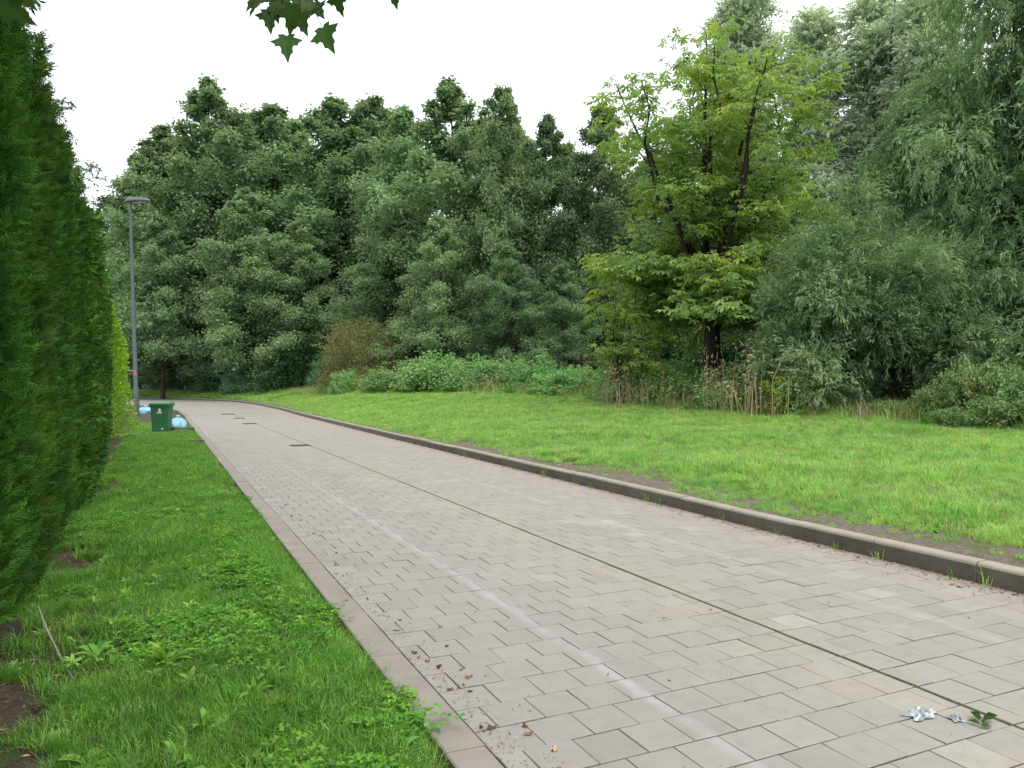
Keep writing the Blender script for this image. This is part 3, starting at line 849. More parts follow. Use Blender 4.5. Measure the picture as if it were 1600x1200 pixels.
# reddish leafed brambles at the right edge
M['bramble_red'] = leaf_mat('reddish_bramble_leaf', (0.07, 0.15, 0.05), (0.15, 0.28, 0.09), (0.32, 0.45, 0.2), 0.3, objvar=0.15, patch=0.6, patch_col=(0.27, 0.2, 0.08), patch_scale=1.3)
bm3 = tree_meshes('bramble_dark', mound(1.5, 1.25, 2600, 0.12, 0.65, 44, 190), M['bramble_red'], M['bark_brown'])
for q, (px, Z, ty, wd, lab) in enumerate(((1478, 20.6, 592, 0.5, 'bramble bush with long shoots before the dark hollow under the willow'),
                                          (1532, 19.9, 556, 0.6, 'tallest bramble bush at the right end of the meadow edge'),
                                          (1570, 18.9, 612, 0.55, 'low bramble bush standing forward on the grass near the right photo edge'),
                                          (1615, 19.0, 566, 0.7, 'bramble bush cut by the right edge of the photo'),
                                          (1500, 19.2, 634, 0.42, 'small low bramble tuft in front of the tallest bramble bush'),
                                          (1400, 22, 622, 0.6, 'low bramble tuft under the rounded willow bush'))):
    x, y = P(px, Z); z = gz(x, y) - 0.05
    h = (604 - ty) / 1180 * Z + CAM_H - z
    put_tree('bramble_bush', lab, 'bush', bm3, x, y, z, (wd, wd, h / 1.7), q * 1.7, 'brambles under the willows', 'foliage', None, 'stems')
sh1 = tree_meshes('shrub', mound(3.0, 3.0, 11000, 0.2, 0.5, 24, 50), M['shrub'], M['bark'])
for q, (px, Z, ty, wd, lab) in enumerate(((238, 82, 560, 1.0, 'dark shrub at the far left behind the lamp post foot'),
                                          (290, 80, 566, 1.0, 'shrub behind the bend above the green bin'),
                                          (345, 75, 572, 0.9, 'shrub on the outside of the bend in the road'),
                                          (395, 70, 574, 0.9, 'rounded grey-green shrub where the right kerb disappears'),
                                          (447, 66, 566, 0.85, 'rounded grey-green shrub left of the dark gap beside the brown shrub'),
                                          (520, 62, 560, 0.7, 'shrub tucked behind the left side of the brown shrub'))):
    x, y = P(px, Z); z = gz(x, y) - 0.05
    h = (604 - ty) / 1180 * Z + CAM_H - z
    put_tree('shrub', lab, 'bush', sh1, x, y, z, (wd, wd, h / 3.1), q * 1.3, 'shrubs at the foot of the wood', 'foliage', None, 'stems')
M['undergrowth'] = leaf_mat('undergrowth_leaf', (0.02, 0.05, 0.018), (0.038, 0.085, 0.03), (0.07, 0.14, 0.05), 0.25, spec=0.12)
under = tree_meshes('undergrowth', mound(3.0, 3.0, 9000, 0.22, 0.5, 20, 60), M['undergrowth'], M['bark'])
for q in range(15):
    px, Z = 480 + 80 * q, 66 - 1.6 * q
    x, y = P(px, Z)
    put_tree('shrub', 'dark undergrowth shrub deep among the trunks of the wood', 'bush', under, x, y, gz(x, y) - 0.05, (1.3, 1.3, 1.5), q * 0.9, 'undergrowth deep in the wood', 'foliage', None, 'stems')
brs = tree_meshes('brown_shrub', mound(2.7, 4.2, 15000, 0.15, 0.5, 26, 90), M['brownshrub'], M['bark_brown'])
x, y = P(562, 53)
put_tree('shrub', 'tall reddish-brown and green shrub standing at the left end of the bramble mounds', 'bush', brs, x, y, gz(x, y) - 0.05, (1, 1, 1.05), 0.4, None, 'foliage', None, 'stems')
x, y = P(545, 50)
put_tree('shrub', 'low yellowish-green shrub at the foot of the brown shrub', 'bush', bm2, x, y, gz(x, y) - 0.05, (0.6, 0.6, 0.8), 3.4, None, 'foliage', None, 'stems')
gsap = tree_meshes('golden_sapling', mound(0.75, 1.2, 1500, 0.11, 0.55, 10, 30), M['gold'], M['bark_brown'])
x, y = P(1243, 23.6)
put_tree('sapling', 'yellow-green sapling in front of the willow bush beside the dry stalks', 'bush', gsap, x, y, gz(x, y), (1, 1, 1), 0.4, None, 'foliage', None, 'stems')

# dry stalk clumps
def stalks(n, R, H, lean=0.28):
    V, F = [], []; b = 0
    base = np.stack([rng.normal(0, R * 0.5, n), rng.normal(0, R * 0.5, n), np.zeros(n)], 1)
    az = rng.uniform(0, 6.283, n); L = H * rng.uniform(0.5, 1.05, n)
    v, q4, q3 = blades(base, az, L, rng.uniform(0.008, 0.018, n), rng.uniform(0.02, lean, n), rng.uniform(0.0, lean * 1.3, n))
    tips = v.reshape(-1, 5, 3)[:, 4]
    v2, f2 = leaves(np.repeat(tips, 4, 0) + rng.normal(0, 0.05, (n * 4, 3)), np.repeat(np.stack([np.cos(az), np.sin(az), np.full(n, -0.2)], 1), 4, 0) + rng.normal(0, 0.5, (n * 4, 3)), rng.normal(0, 1, (n * 4, 3)), 0.1, 0.022)
    return npmesh('dry_stalk', np.concatenate([v, v2]), [q4, f2 + len(v), q3], M['dry'], tint=np.clip(rng.normal(0.5, 0.2, n * 6), 0, 1))
dm = [stalks(40, 0.9, 1.0, 0.5), stalks(40, 0.8, 1.0, 0.95)]
for q, (px, Z, ty, wd, lab) in enumerate(((945, 28.8, 552, 1.0, 'narrow clump of tall dry stalks below the young chestnut'),
                                          (985, 27.9, 558, 1.1, 'dry stalk clump right of the young chestnut trunk'),
                                          (1050, 27.2, 586, 1.0, 'short dry stalk clump in the bramble patch'),
                                          (1128, 25.0, 498, 0.7, 'tallest dry stalk clump, standing before the dark chestnut trunk'),
                                          (1178, 23.8, 545, 1.6, 'wide leaning clump of dry stalks at the left foot of the willow bush'),
                                          (1208, 23.4, 555, 1.4, 'dry stalk clump beside the yellow-green sapling'),
                                          (760, 39.5, 580, 1.4, 'faint dry stalk clump in the bramble mounds'))):
    x, y = P(px, Z); z = gz(x, y)
    h = (604 - ty) / 1180 * Z + CAM_H - z
    o = link('dry_stalks', dm[q % 2], None, (x, y, z), (0, 0, q), (wd, wd, h)); tag(o, lab, 'dry plants', 'dry stalk clumps at the meadow edge')

# ------------------------------------------------------------------ hedge on the left
HX = -0.94
def hedge_plant(detail, H=3.95, seed=0):
    n = 4300 if detail else 3500
    # foliage in a bulging column: the road side is what shows
    a = rng.uniform(-1.75, 1.75, n); a[: n // 5] = rng.uniform(0, 6.283, n // 5)
    z = H * rng.random(n) ** 0.9 + 0.06
    lump = 1 + 0.12 * np.sin(z * 3.1 + a * 3 + seed) + 0.12 * np.sin(z * 7.3 - a * 5 + seed * 2)
    rad = (0.47 * np.clip(1.2 - 0.16 * (z / H) ** 4, 0, 2) * np.clip(0.6 + z * 1.2, 0, 1)) * lump * np.clip(1 - rng.random(n) ** 2.5 * 0.5, 0, 1.1)
    m_ = n // 14; z[-m_:] = H * (0.9 + 0.15 * rng.random(m_) ** 1.5); rad[-m_:] = 0.44 * rng.random(m_) * np.clip(1.25 - z[-m_:] / H, 0.1, 1) * 3.4
    base = np.stack([np.cos(a) * rad, np.sin(a) * rad * 0.92, z], 1)
    base[:, 0] = np.minimum(base[:, 0], 0.43 + rng.normal(0, 0.03, n))
    outd = np.stack([np.cos(a), np.sin(a), np.zeros(n)], 1)
    ax = unit(outd * 0.7 + np.array([[0, 0, 0.7]]) + rng.normal(0, 0.42, (n, 3)))
    nr = unit(rng.normal(0, 0.6, (n, 3)) + np.array([[0, 0, 0.9]]) + outd * 0.4)
    tb = np.clip(0.45 + rng.normal(0, 0.17, n) + 0.12 * np.sin(z * 5 + a * 2 + seed), 0, 1)
    V, F, T = [], [], []; off_ = 0
    if detail:
        L = rng.uniform(0.07, 0.135, n)
        side = unit(np.cross(ax, nr)); nn = np.cross(side, ax)
        K = 5
        for q in range(K):
            f = (q + 0.5) / K
            for sg in (-1, 1):
                d = ax * 0.85 + side * sg * 0.75 - nn * 0.15 + rng.normal(0, 0.12, (n, 3))
                l_ = L * 0.46 * (1.05 - 0.75 * f)
                v, ff = leaves(base + ax * (L * f)[:, None], d, nn, l_, l_ * 0.26 + 0.004, 0.55, 0.1)
                V.append(v); F.append(ff + off_); off_ += len(v); T.append(tb + 0.25 * (f - 0.4))
        v, ff = leaves(base, ax, nn, L * 1.1, 0.008, 0.6, 0.1)
        V.append(v); F.append(ff + off_); off_ += len(v); T.append(tb)
    else:
        for q in range(3):
            L = rng.uniform(0.07, 0.13, n)
            d = ax + rng.normal(0, 0.5, (n, 3))
            v, ff = leaves(base + rng.normal(0, 0.04, (n, 3)), d, nr, L, L * 0.42, 0.5, 0.1)
            V.append(v); F.append(ff + off_); off_ += len(v); T.append(tb + rng.normal(0, 0.1, n))
    return npmesh('hedge_foliage', np.concatenate(V), [np.concatenate(F)], M['hedge'], tint=np.clip(np.concatenate(T), 0, 1))

hedge = thing('hedge', 'long clipped dark green conifer hedge standing along the left verge', 'hedge', (HX - 0.42, 0, 0))
hd = [hedge_plant(True, seed=q * 1.7) for q in range(3)]
hf = [hedge_plant(False, seed=q * 2.3) for q in range(2)]
tm = MB(); tm.tube([(0, 0, -0.05), (0.02, 0.01, 1.2), (0, 0.02, 2.9)], [0.06, 0.045, 0.02], 6); tm = tm.mesh('trunk', M['bark_brown'])
yy = -1.6; q = 0
while yy < 24.6:
    s_ = random.uniform(0.93, 1.09); dx = random.gauss(0, 0.035) - 0.045 * max(0, yy - 12) - 0.17 * math.exp(-((yy - 7.35) / 0.42) ** 2) - 0.08 * math.exp(-((yy - 4.5) / 0.3) ** 2)
    zz = float(verge_z(-1.2, yy))
    link('foliage', hd[q % 3] if yy < 11 else hf[q % 2], hedge, (dx, yy, zz), (0, 0, random.gauss(0, 0.12)), (random.uniform(0.95, 1.08), random.uniform(0.93, 1.05), s_))
    link('trunk', tm, hedge, (dx, yy, zz))
    yy += random.choice((0.56, 0.6, 0.63, 0.66, 0.74)); q += 1

# golden column conifer closing the hedge
def column(H, R, n, leafL, Wf):
    z = H * rng.random(n) ** 0.85
    a = rng.uniform(0, 6.283, n)
    rad = R * np.clip(1 - (z / H) ** 2.2, 0.03, 1) * np.clip(0.6 + z, 0, 1) * (1 + 0.18 * np.sin(a * 3 + z * 2.3)) * (1 - 0.45 * rng.random(n) ** 2)
    base = np.stack([np.cos(a) * rad, np.sin(a) * rad, z], 1)
    d = np.stack([np.cos(a), np.sin(a), np.full(n, 0.6)], 1) + rng.normal(0, 0.5, (n, 3))
    L = leafL * rng.uniform(0.6, 1.3, n)
    V, F = leaves(base, d, rng.normal(0, 0.7, (n, 3)) + np.array([[0, 0, 0.6]]), L, L * Wf, 0.5, 0.1)
    tv, tf = tubes([(np.array([[0, 0, -0.05], [0, 0, H * 0.5], [0, 0, H * 0.95]]), np.array([0.07, 0.045, 0.01]))], 6)
    return (tv, tf), (V, F, np.clip(rng.normal(0.5, 0.22, n), 0, 1))
gold = tree_meshes('golden_conifer', column(4.6, 0.75, 5000, 0.15, 0.4), M['gold'], M['bark_brown'])
put_tree('golden_conifer', 'lime-yellow column conifer at the far end of the hedge left of the lamp', 'shrub', gold, -1.5, 25.8, 0.0, (0.9, 0.9, 0.92), crown_name='foliage')
put_tree('golden_conifer', 'smaller lime-yellow conifer behind the first one, nearer the lamp post', 'shrub', gold, -1.85, 28.2, 0.0, (0.9, 0.9, 0.72), 2.0, crown_name='foliage')

# conifers behind the hedge, branches over its top
def conifer(H, R, nwh, leafL, Wf, zmin=0.12, dens=1.0, hang=0.35):
    lines = []; pts, rad = trunk_line(H, 0.11, 0.03, 10, 0.01); lines.append((pts, rad))
    base, dd, nn, tt = [], [], [], []
    for i in range(nwh):
        t = zmin + (0.99 - zmin) * (i + rng.random()) / nwh
        az = i * 2.39996 + rng.normal(0, 0.25)
        L = R * (1 - t) ** 0.75 * rng.uniform(0.7, 1.15) + 0.12
        b = curve_branch(sample_line(pts, t), az, 0.12 + 0.5 * t, L, 8, 0.45 - 0.5 * t, 0.05)
        lines.append((b, np.linspace(0.022 * (1 - t) + 0.006, 0.003, 8)))
        tw = rng.normal(0.5, 0.13)
        ns = max(5, int(L * 17))
        for j in range(ns):
            q = (j + rng.random()) / ns
            p0 = sample_line(b, 0.06 + 0.94 * q)
            sg = 1 if j % 2 else -1
            tl = (0.13 + 0.32 * L * (1 - q)) * rng.uniform(0.7, 1.1)
            s2 = curve_branch(p0, az + sg * rng.uniform(0.6, 1.1), rng.normal(-hang * 0.5, 0.15), tl, 4, hang, 0.05)
            m = max(5, int(tl * 46 * dens))
            f = rng.random(m) * 3; i0 = np.minimum(f.astype(int), 2); fr_ = (f - i0)[:, None]
            pp = s2[i0] * (1 - fr_) + s2[i0 + 1] * fr_
            tg = unit(s2[i0 + 1] - s2[i0])
            base.append(pp); dd.append(tg + rng.normal(0, 0.55, (m, 3))); tt.append(np.full(m, tw) + rng.normal(0, 0.13, m))
    base = np.concatenate(base); dd = np.concatenate(dd); m = len(base)
    L = leafL * rng.uniform(0.6, 1.2, m)
    V, F = leaves(base, dd, rng.normal(0, 0.6, (m, 3)) + np.array([[0, 0, 0.7]]), L, L * Wf, 0.5, 0.1)
    return tubes(lines, 5), (V, F, np.clip(np.concatenate(tt), 0, 1))
con = tree_meshes('conifer', conifer(6.4, 2.0, 88, 0.066, 0.24, zmin=0.5, dens=2.4), M['conifer'], M['bark_brown'])
lar = tree_meshes('larch', conifer(7.0, 2.2, 70, 0.10, 0.22, zmin=0.42, dens=1.3, hang=0.7), M['larch'], M['bark_brown'])
GC = 'conifers behind the hedge'
for ms, x, y, sz, rz, lab in ((con, -1.85, 3.9, 1.2, 0.0, 'dark spruce with bare twigs over the hedge, nearest of the conifers'),
                              (con, -1.8, 6.0, 1.12, 2.1, 'dark spruce rising over the hedge, second nearest of the conifers'),
                              (lar, -2.1, 9.0, 0.98, 1.0, 'pale feathery conifer peeking out behind the dark spruces'),
                              (con, -1.95, 11.6, 1.05, 4.0, 'dark spruce in the middle of the row behind the hedge'),
                              (lar, -2.1, 15.5, 0.98, 3.0, 'pale feathery conifer with hanging twigs behind the hedge'),
                              (con, -2.2, 20.0, 1.0, 5.1, 'dark spruce near the far end of the hedge'),
                              (lar, -3.2, 27.0, 1.1, 0.7, 'pale feathery conifer behind the golden conifers')):
    put_tree('conifer_tree', lab, 'tree', ms, x, y, 0.0, (sz, sz, sz), rz, GC)

# ------------------------------------------------------------------ maple overhead: trunk stands behind the hedge, one bough reaches over
def maple_leaf_mesh(name='leaf'):
    half = [(0, 0), (0.10, -0.10), (0.30, -0.06), (0.24, 0.08), (0.34, 0.14), (0.56, 0.26), (0.40, 0.36), (0.38, 0.46), (0.24, 0.44), (0.19, 0.52), (0.20, 0.70), (0.11, 0.76)]
    pts = half + [(0, 1.05)] + [(-x, y) for x, y in reversed(half[1:])]
    m = MB()
    vs = [(0, 0.38, 0.0)] + [(x, y, 0.10 * abs(x) - 0.22 * (y - 0.3) ** 2) for x, y in pts]
    n = len(pts)
    m.add(vs, [(0, i + 1, (i + 1) % n + 1) for i in range(n)], 0, 0.5)
    m.add([(-0.012, 0, 0.0), (0.012, 0, 0.0), (0.01, -0.6, 0.05), (-0.01, -0.6, 0.05)], [(0, 1, 2, 3)], 0, 0.8)
    return m.mesh(name, M['maple'])
mt = thing('maple_tree', 'maple whose leafy twig hangs into the top of the photo from above', 'tree', (-2.6, -1.2, 0))
m = MB()
m.tube([(0, 0, -0.1), (0.05, 0.1, 1.5), (0.1, 0.2, 3.2), (0.2, 0.3, 5.5)], [0.2, 0.16, 0.13, 0.06], 8)
link('trunk', m.mesh('trunk', M['bark_brown'], True), mt)
def W(px, py, Z):
    x, y = P(px, Z); return Vector((x, y, CAM_H + (604 - py) / 1180 * Z))
base_o = Vector((-2.6, -1.2, 0))
b0 = Vector((0.12, 0.22, 3.4)); b1 = W(460, -330, 2.9) - base_o; b2 = W(460, -120, 3.0) - base_o; b3 = W(470, 30, 3.05) - base_o
b4 = W(-40, -150, 3.0) - base_o; b5 = W(5, 0, 3.0) - base_o
m = MB()
m.tube([b0, b0.lerp(b1, 0.5) + Vector((0, 0, 0.25)), b1, b2, b3], [0.05, 0.035, 0.018, 0.008, 0.003], 6)
link('bough', m.mesh('bough', M['bark_brown'], True), mt)
m = MB(); m.tube([b0.lerp(b1, 0.3) + Vector((0, 0, 0.1)), b4, b5], [0.025, 0.01, 0.003], 6)
link('bough', m.mesh('bough', M['bark_brown'], True), mt)
lf = maple_leaf_mesh()
right = Vector((math.cos(TH), -math.sin(TH), 0)); fwd = Vector((math.sin(TH), math.cos(TH), 0)); upv = Vector((0, 0, 1))
# stem point (column,row), depth, tip direction in the picture plane (dx, dy down), tilt, size
for cx, cy, Z, dx, dy, tilt, sz in ((447, 55, 3.0, 0.12, 1, 0.5, 0.105), (503, 42, 3.02, 0.45, 1, 0.5, 0.115), (470, 22, 3.05, 0.3, 1, 0.7, 0.10), (418, 16, 2.98, 0.2, 1, 0.4, 0.09),
                                    (492, 8, 3.1, 0.5, 0.8, 0.9, 0.085), (440, -8, 3.0, -0.3, 1, 0.6, 0.11), (465, -14, 3.1, 0.1, 1, 0.8, 0.10), (410, -12, 2.95, -0.6, 0.8, 0.5, 0.09),
                                    (524, -12, 3.0, 0.25, 1, 0.7, 0.08), (6, 2, 3.0, 0.9, 0.7, 0.3, 0.12), (-8, -6, 3.05, 0.4, 1, 0.6, 0.11), (22, -20, 3.0, 0.5, 0.6, 0.7, 0.09),
                                    (612, -22, 3.2, 0.2, 1, 0.5, 0.08), (482, -30, 3.1, 0.4, 1, 0.5, 0.1), (428, 0, 3.02, 0.2, 1, 0.6, 0.1), (456, 8, 2.97, -0.2, 1, 0.7, 0.1), (478, -4, 3.08, 0.1, 1, 0.6, 0.1), (404, 2, 3.0, -0.6, 1, 0.4, 0.07), (432, -34, 3.0, -0.2, 1, 0.5, 0.1), (505, -28, 3.05, 0.7, 0.6, 0.6, 0.1)):
    p_ = W(cx, cy, Z) - base_o
    ya = (right * dx - upv * dy - fwd * tilt * random.choice([-1, 1]) * 0.6).normalized()
    za = (-fwd + upv * 0.4 + right * random.gauss(0, 0.4)); za = (za - ya * za.dot(ya)).normalized(); xa = ya.cross(za)
    from mathutils import Matrix
    R_ = Matrix((xa, ya, za)).transposed().to_euler()
    link('leaf', lf, mt, p_, R_, (sz * 1.12, sz * 1.12, sz * 1.12))

# ------------------------------------------------------------------ street lamp
lx, ly = P(214, 39.3)
lz = float(verge_z(lx, ly))
lamp = thing('street_lamp', 'tall grey steel street lamp with a flat head, beyond the hedge end', 'street lamp', (lx, ly, lz), (0, math.radians(-1.9), -TH))
m = MB(); m.tube([(0, 0, -0.1), (0, 0, 0.02), (0, 0, 1.5), (0, 0, 1.56), (0, 0, 11.2)], [0.135, 0.135, 0.132, 0.11, 0.07], 14)
link('pole', m.mesh('pole', M['pole'], True), lamp)
m = MB(); m.box((0.0, -0.131, 0.85), (0.11, 0.03, 0.5)); link('door', m.mesh('door', M['lamp']), lamp)
m = MB(); m.box((0.03, -0.119, 2.25), (0.1, 0.02, 0.28)); link('sticker', m.mesh('sticker', M['red']), lamp)
def ring(cx, w_, l0, l1, z, n=16):
    return [(l0 + (l1 - l0) * (0.5 + 0.5 * math.cos(2 * math.pi * i / n)), cx + w_ * math.sin(2 * math.pi * i / n), z) for i in range(n)]
m = MB(); m.loft([ring(0, 0.13, -0.25, 0.95, 11.13), ring(0, 0.2, -0.32, 1.08, 11.18), ring(0, 0.2, -0.32, 1.08, 11.22), ring(0, 0.16, -0.22, 0.92, 11.34), ring(0, 0.07, -0.1, 0.55, 11.40)])
hd_o = link('lamp_head', m.mesh('lamp_head', M['lamp'], True), lamp)
m = MB(); m.loft([ring(0, 0.12, 0.12, 0.85, 11.105), ring(0, 0.13, 0.1, 0.88, 11.128)]); link('lens', m.mesh('lens', M['lens']), hd_o)
m = MB(); m.tube([(0, 0, 11.02), (0, 0, 11.16)], [0.095, 0.095], 12); link('collar', m.mesh('collar', M['pole'], True), lamp)

# ------------------------------------------------------------------ wheelie bin
def rrect(w_, d_, z, r=0.05, n=3, oy=0.0):
    pts = []
    for sx, sy, a0 in ((1, 1, 0), (-1, 1, 90), (-1, -1, 180), (1, -1, 270)):
        for i in range(n + 1):
            a = math.radians(a0 + 90 * i / n)
            pts.append((sx * (w_ / 2 - r) + r * math.cos(a), oy + sy * (d_ / 2 - r) + r * math.sin(a), z))
    return pts
bx, by = 0.02, 28.7
bz = float(verge_z(bx, by)) + 0.0
wb_ = thing('wheelie_bin', 'dark green two-wheeled rubbish bin with closed lid on the verge beside blue bags', 'wheelie bin', (bx, by, bz), (0, 0, -TH * 0.55), (1.12, 1.12, 1.0))
m = MB(); m.loft([rrect(0.46, 0.5, 0.03, 0.05), rrect(0.475, 0.53, 0.3, 0.05), rrect(0.53, 0.64, 0.93, 0.05), rrect(0.585, 0.71, 0.935, 0.05), rrect(0.59, 0.715, 1.0, 0.05)])
body = link('body', m.mesh('body', M['bin'], False), wb_)
m = MB(); m.loft([rrect(0.61, 0.74, 0.995, 0.06, oy=-0.005), rrect(0.615, 0.745, 1.03, 0.06, oy=-0.005), rrect(0.55, 0.68, 1.065, 0.06), rrect(0.3, 0.4, 1.085, 0.06)])
link('lid', m.mesh('lid', M['binlid'], False), wb_)
m = MB(); m.tube([(-0.25, 0.4, 1.0), (0.25, 0.4, 1.0)], [0.017, 0.017], 8)
for sx in (-0.22, 0.22): m.box((sx, 0.375, 0.99), (0.03, 0.06, 0.04))
link('handle', m.mesh('handle', M['bin']), wb_)
wh = MB(); wh.loft([[(xx, 0.1 * math.cos(a), 0.1 * math.sin(a)) for a in np.arange(16) * math.pi / 8] for xx in (-0.025, 0.025)]); whm = wh.mesh('wheel', M['rubber'])
for sx in (-0.26, 0.26): link('wheel', whm, wb_, (sx, 0.27, 0.1))
m = MB(); m.tube([(-0.25, 0.27, 0.1), (0.25, 0.27, 0.1)], [0.012, 0.012], 6); link('axle', m.mesh('axle', M['iron']), wb_)
m = MB()                                             # pale emblem on the front: a leaning mark over a short bar
yf = lambda z: -(0.53 + (0.64 - 0.53) * (z - 0.3) / 0.63) / 2 - 0.004
for (a, b, c_, d_) in ((( -0.03, .80), (0.045, .80), (0.03, .86), (-0.01, .86)), ((-0.015, .745), (0.04, .745), (0.055, .785), (-0.035, .785)), ((-0.075, .70), (0.075, .70), (0.075, .725), (-0.075, .725))):
    m.add([(p_[0], yf(p_[1]), p_[1]) for p_ in (a, b, c_, d_)], [(0, 1, 2, 3)])
link('emblem', m.mesh('emblem', M['white']), wb_)
m = MB(); m.add([(0.05, yf(0.16) - 0.0, 0.14), (0.1, yf(0.16) - 0.0, 0.14), (0.1, yf(0.2) , 0.19), (0.05, yf(0.2), 0.19)], [(0, 1, 2, 3)]); link('sticker', m.mesh('sticker', M['white']), wb_)

# ------------------------------------------------------------------ blue bags
def bag(w_, d_, h_, seed):
    r = np.random.default_rng(seed); rings = []
    n = 18
    ph = r.uniform(0, 6.28, 6)
    for zf, rf in ((0.0, 0.72), (0.08, 0.93), (0.25, 1.0), (0.45, 0.97), (0.65, 0.82), (0.8, 0.6), (0.9, 0.32), (0.95, 0.13), (1.0, 0.11), (1.08, 0.2), (1.14, 0.16)):
        ring_ = []
        for i in range(n):
            a = 2 * math.pi * i / n
            k_ = rf * (1 + 0.07 * math.sin(3 * a + ph[0] + zf * 3) + 0.06 * math.sin(5 * a + ph[1] - zf * 5) + (0.12 * math.sin(9 * a + ph[2]) if zf > 0.6 else 0.04 * math.sin(9 * a + ph[2])) + r.normal(0, 0.02))
            ring_.append((k_ * w_ / 2 * math.cos(a) + 0.05 * zf, k_ * d_ / 2 * math.sin(a), zf * h_ * (1 + 0.04 * math.sin(2 * a + ph[3]))))
        rings.append(ring_)
    m = MB(); m.loft(rings); m.t = [min(1, max(0, random.gauss(0.5, 0.15))) for _ in m.f]
    return m.mesh('rubbish_bag', M['bag'])
for px, Z, w_, h_, lab in ((278, 28.6, 0.74, 0.44, 'light blue rubbish bag slumped right of the green bin'), (229, 43, 0.95, 0.4, 'light blue rubbish bag lying by the lamp post, left of the green bin')):
    x, y = P(px, Z)
    o = link('rubbish_bag', bag(w_, w_ * 0.85, h_, int(px)), None, (x, y, float(verge_z(x, y)) - 0.01), (0, 0, px))
    tag(o, lab, 'rubbish bag', 'blue rubbish bags on the verge')

# kerbs of the drive across the verge
def drive_kerb(y, x0, x1, label, h=0.1):
    t = thing('drive_kerb', label, 'kerb', ((x0 + x1) / 2, y, 0), group='low kerbs across the verge')
    n = max(1, round((x1 - x0) / 0.5)); w_ = (x1 - x0) / n
    m = MB(); m.loft([rrect(w_ - 0.008, 0.1, -0.15, 0.01, 1), rrect(w_ - 0.008, 0.1, h - 0.01, 0.01, 1), rrect(w_ - 0.03, 0.08, h, 0.01, 1)]); me = m.mesh('kerb_stone', M['kerbface'])  # dark tone on all sides paints in the shadowed fronts
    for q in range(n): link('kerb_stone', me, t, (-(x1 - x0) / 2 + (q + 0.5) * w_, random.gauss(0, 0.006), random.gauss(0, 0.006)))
drive_kerb(23.2, -0.7, 1.11, 'long low dark kerb across the verge, nearer of the two drive kerbs', 0.085)
drive_kerb(29.4, 0.35, 1.09, 'short low kerb stones between the green bin and the road, farther of the two', 0.13)
t = thing('path_slabs', 'pale concrete slabs leading from the hedge end to the green bin', 'path slabs', (-0.65, 27.6, float(verge_z(-0.65, 27.6))))
m = MB(); m.box((0, 0, 0.005), (0.49, 0.49, 0.05), 0, 0.98); me = m.mesh('slab', M['strip'])
for q in range(3): link('slab', me, t, (-0.45 + q * 0.5, random.gauss(0, 0.01), 0.0), (0, 0, random.gauss(0, 0.01)))

# ------------------------------------------------------------------ litter on the road
def crumple(w_, l_, h_, n, seed, mat, name):
    r = np.random.default_rng(seed); g = 9
    V = []
    for i in range(g):
        for j in range(g):
            u, v = i / (g - 1) * 2 - 1, j / (g - 1) * 2 - 1
            edge = 1 + 0.25 * math.sin(5 * math.atan2(v, u + 1e-6) + seed) 
            V.append((u * w_ / 2 * edge, v * l_ / 2 * edge, 0.004 + max(0, 1.3 * h_ * (1 - max(abs(u), abs(v)) ** 2) * r.uniform(0.0, 1.5))))
    F = [[i * g + j, (i + 1) * g + j, (i + 1) * g + j + 1, i * g + j + 1] for i in range(g - 1) for j in range(g - 1)]
    return npmesh(name, np.array(V), [np.array(F)], mat, tint=np.clip(r.normal(0.5, 0.3, len(F)), 0, 1))
o = link('crumpled_paper', crumple(0.17, 0.09, 0.016, 9, 3, M['paper'], 'crumpled_paper'), None, (3.36, 2.50, 0.003), (0, 0, 0.2)); tag(o, 'crumpled whitish paper lying on the pavers beside the middle joint', 'litter')
o = link('crumpled_paper', crumple(0.07, 0.05, 0.012, 9, 8, M['paper'], 'crumpled_paper'), None, (3.46, 2.40, 0.003), (0, 0, 1.2)); tag(o, 'small flat paper scrap between the crumpled paper and the leafy sprig', 'litter')
sp = thing('leaf_sprig', 'wilted dark green leafy sprig on the pavers right of the crumpled paper', 'leaves', (3.53, 2.31, 0.006), (0, 0, 0.5))
m = MB(); m.tube([(-0.07, 0, 0.004), (0, 0.01, 0.012), (0.07, 0, 0.006)], [0.002, 0.0018, 0.001], 5); link('stem', m.mesh('stem', M['twig']), sp)
lv, lf_ = leaves(np.array([[0, 0, 0.0]]), np.array([[1.0, 0, 0.1]]), np.array([[0, 0, 1.0]]), 0.065, 0.034, 0.5, 0.2)
lme = npmesh('leaf', lv, [lf_], M['maple'], tint=[0.4])
for q in range(7): link('leaf', lme, sp, (-0.06 + 0.02 * q, 0.004, 0.006), (random.gauss(0, 0.5), random.gauss(-0.15, 0.2), (1 if q % 2 else -1) * random.uniform(0.5, 1.4)))

def small_leaf(seed, L=0.035):
    r = np.random.default_rng(seed); m = MB()
    n = 9; vs = [(0, 0, 0.004)]
    for i in range(n):
        a = 2 * math.pi * i / n; rr = L * (0.7 + 0.3 * r.random()) * (1 if i % 2 else 0.75)
        vs.append((rr * math.cos(a), rr * 0.62 * math.sin(a), abs(r.normal(0, 0.006))))
    m.add(vs, [(0, i + 1, (i + 1) % n + 1) for i in range(n)], 0, r.random())
    return m.mesh('fallen_leaf', M['fallen'])
fl = [small_leaf(q) for q in range(5)]
LB = 'brown fallen leaf lying on the pavers by the left edging strip'
for q in range(46):
    y = 2.6 + 8 * random.random() ** 1.6; x = 1.36 + abs(random.gauss(0, 0.16))
    s_ = random.uniform(0.4, 1.0)
    o = link('fallen_leaf', fl[q % 5], None, (x, y, 0.002), (0, 0, random.uniform(0, 6.28)), (s_, s_, 1)); tag(o, LB, 'fallen leaf', 'fallen leaves by the left strip')
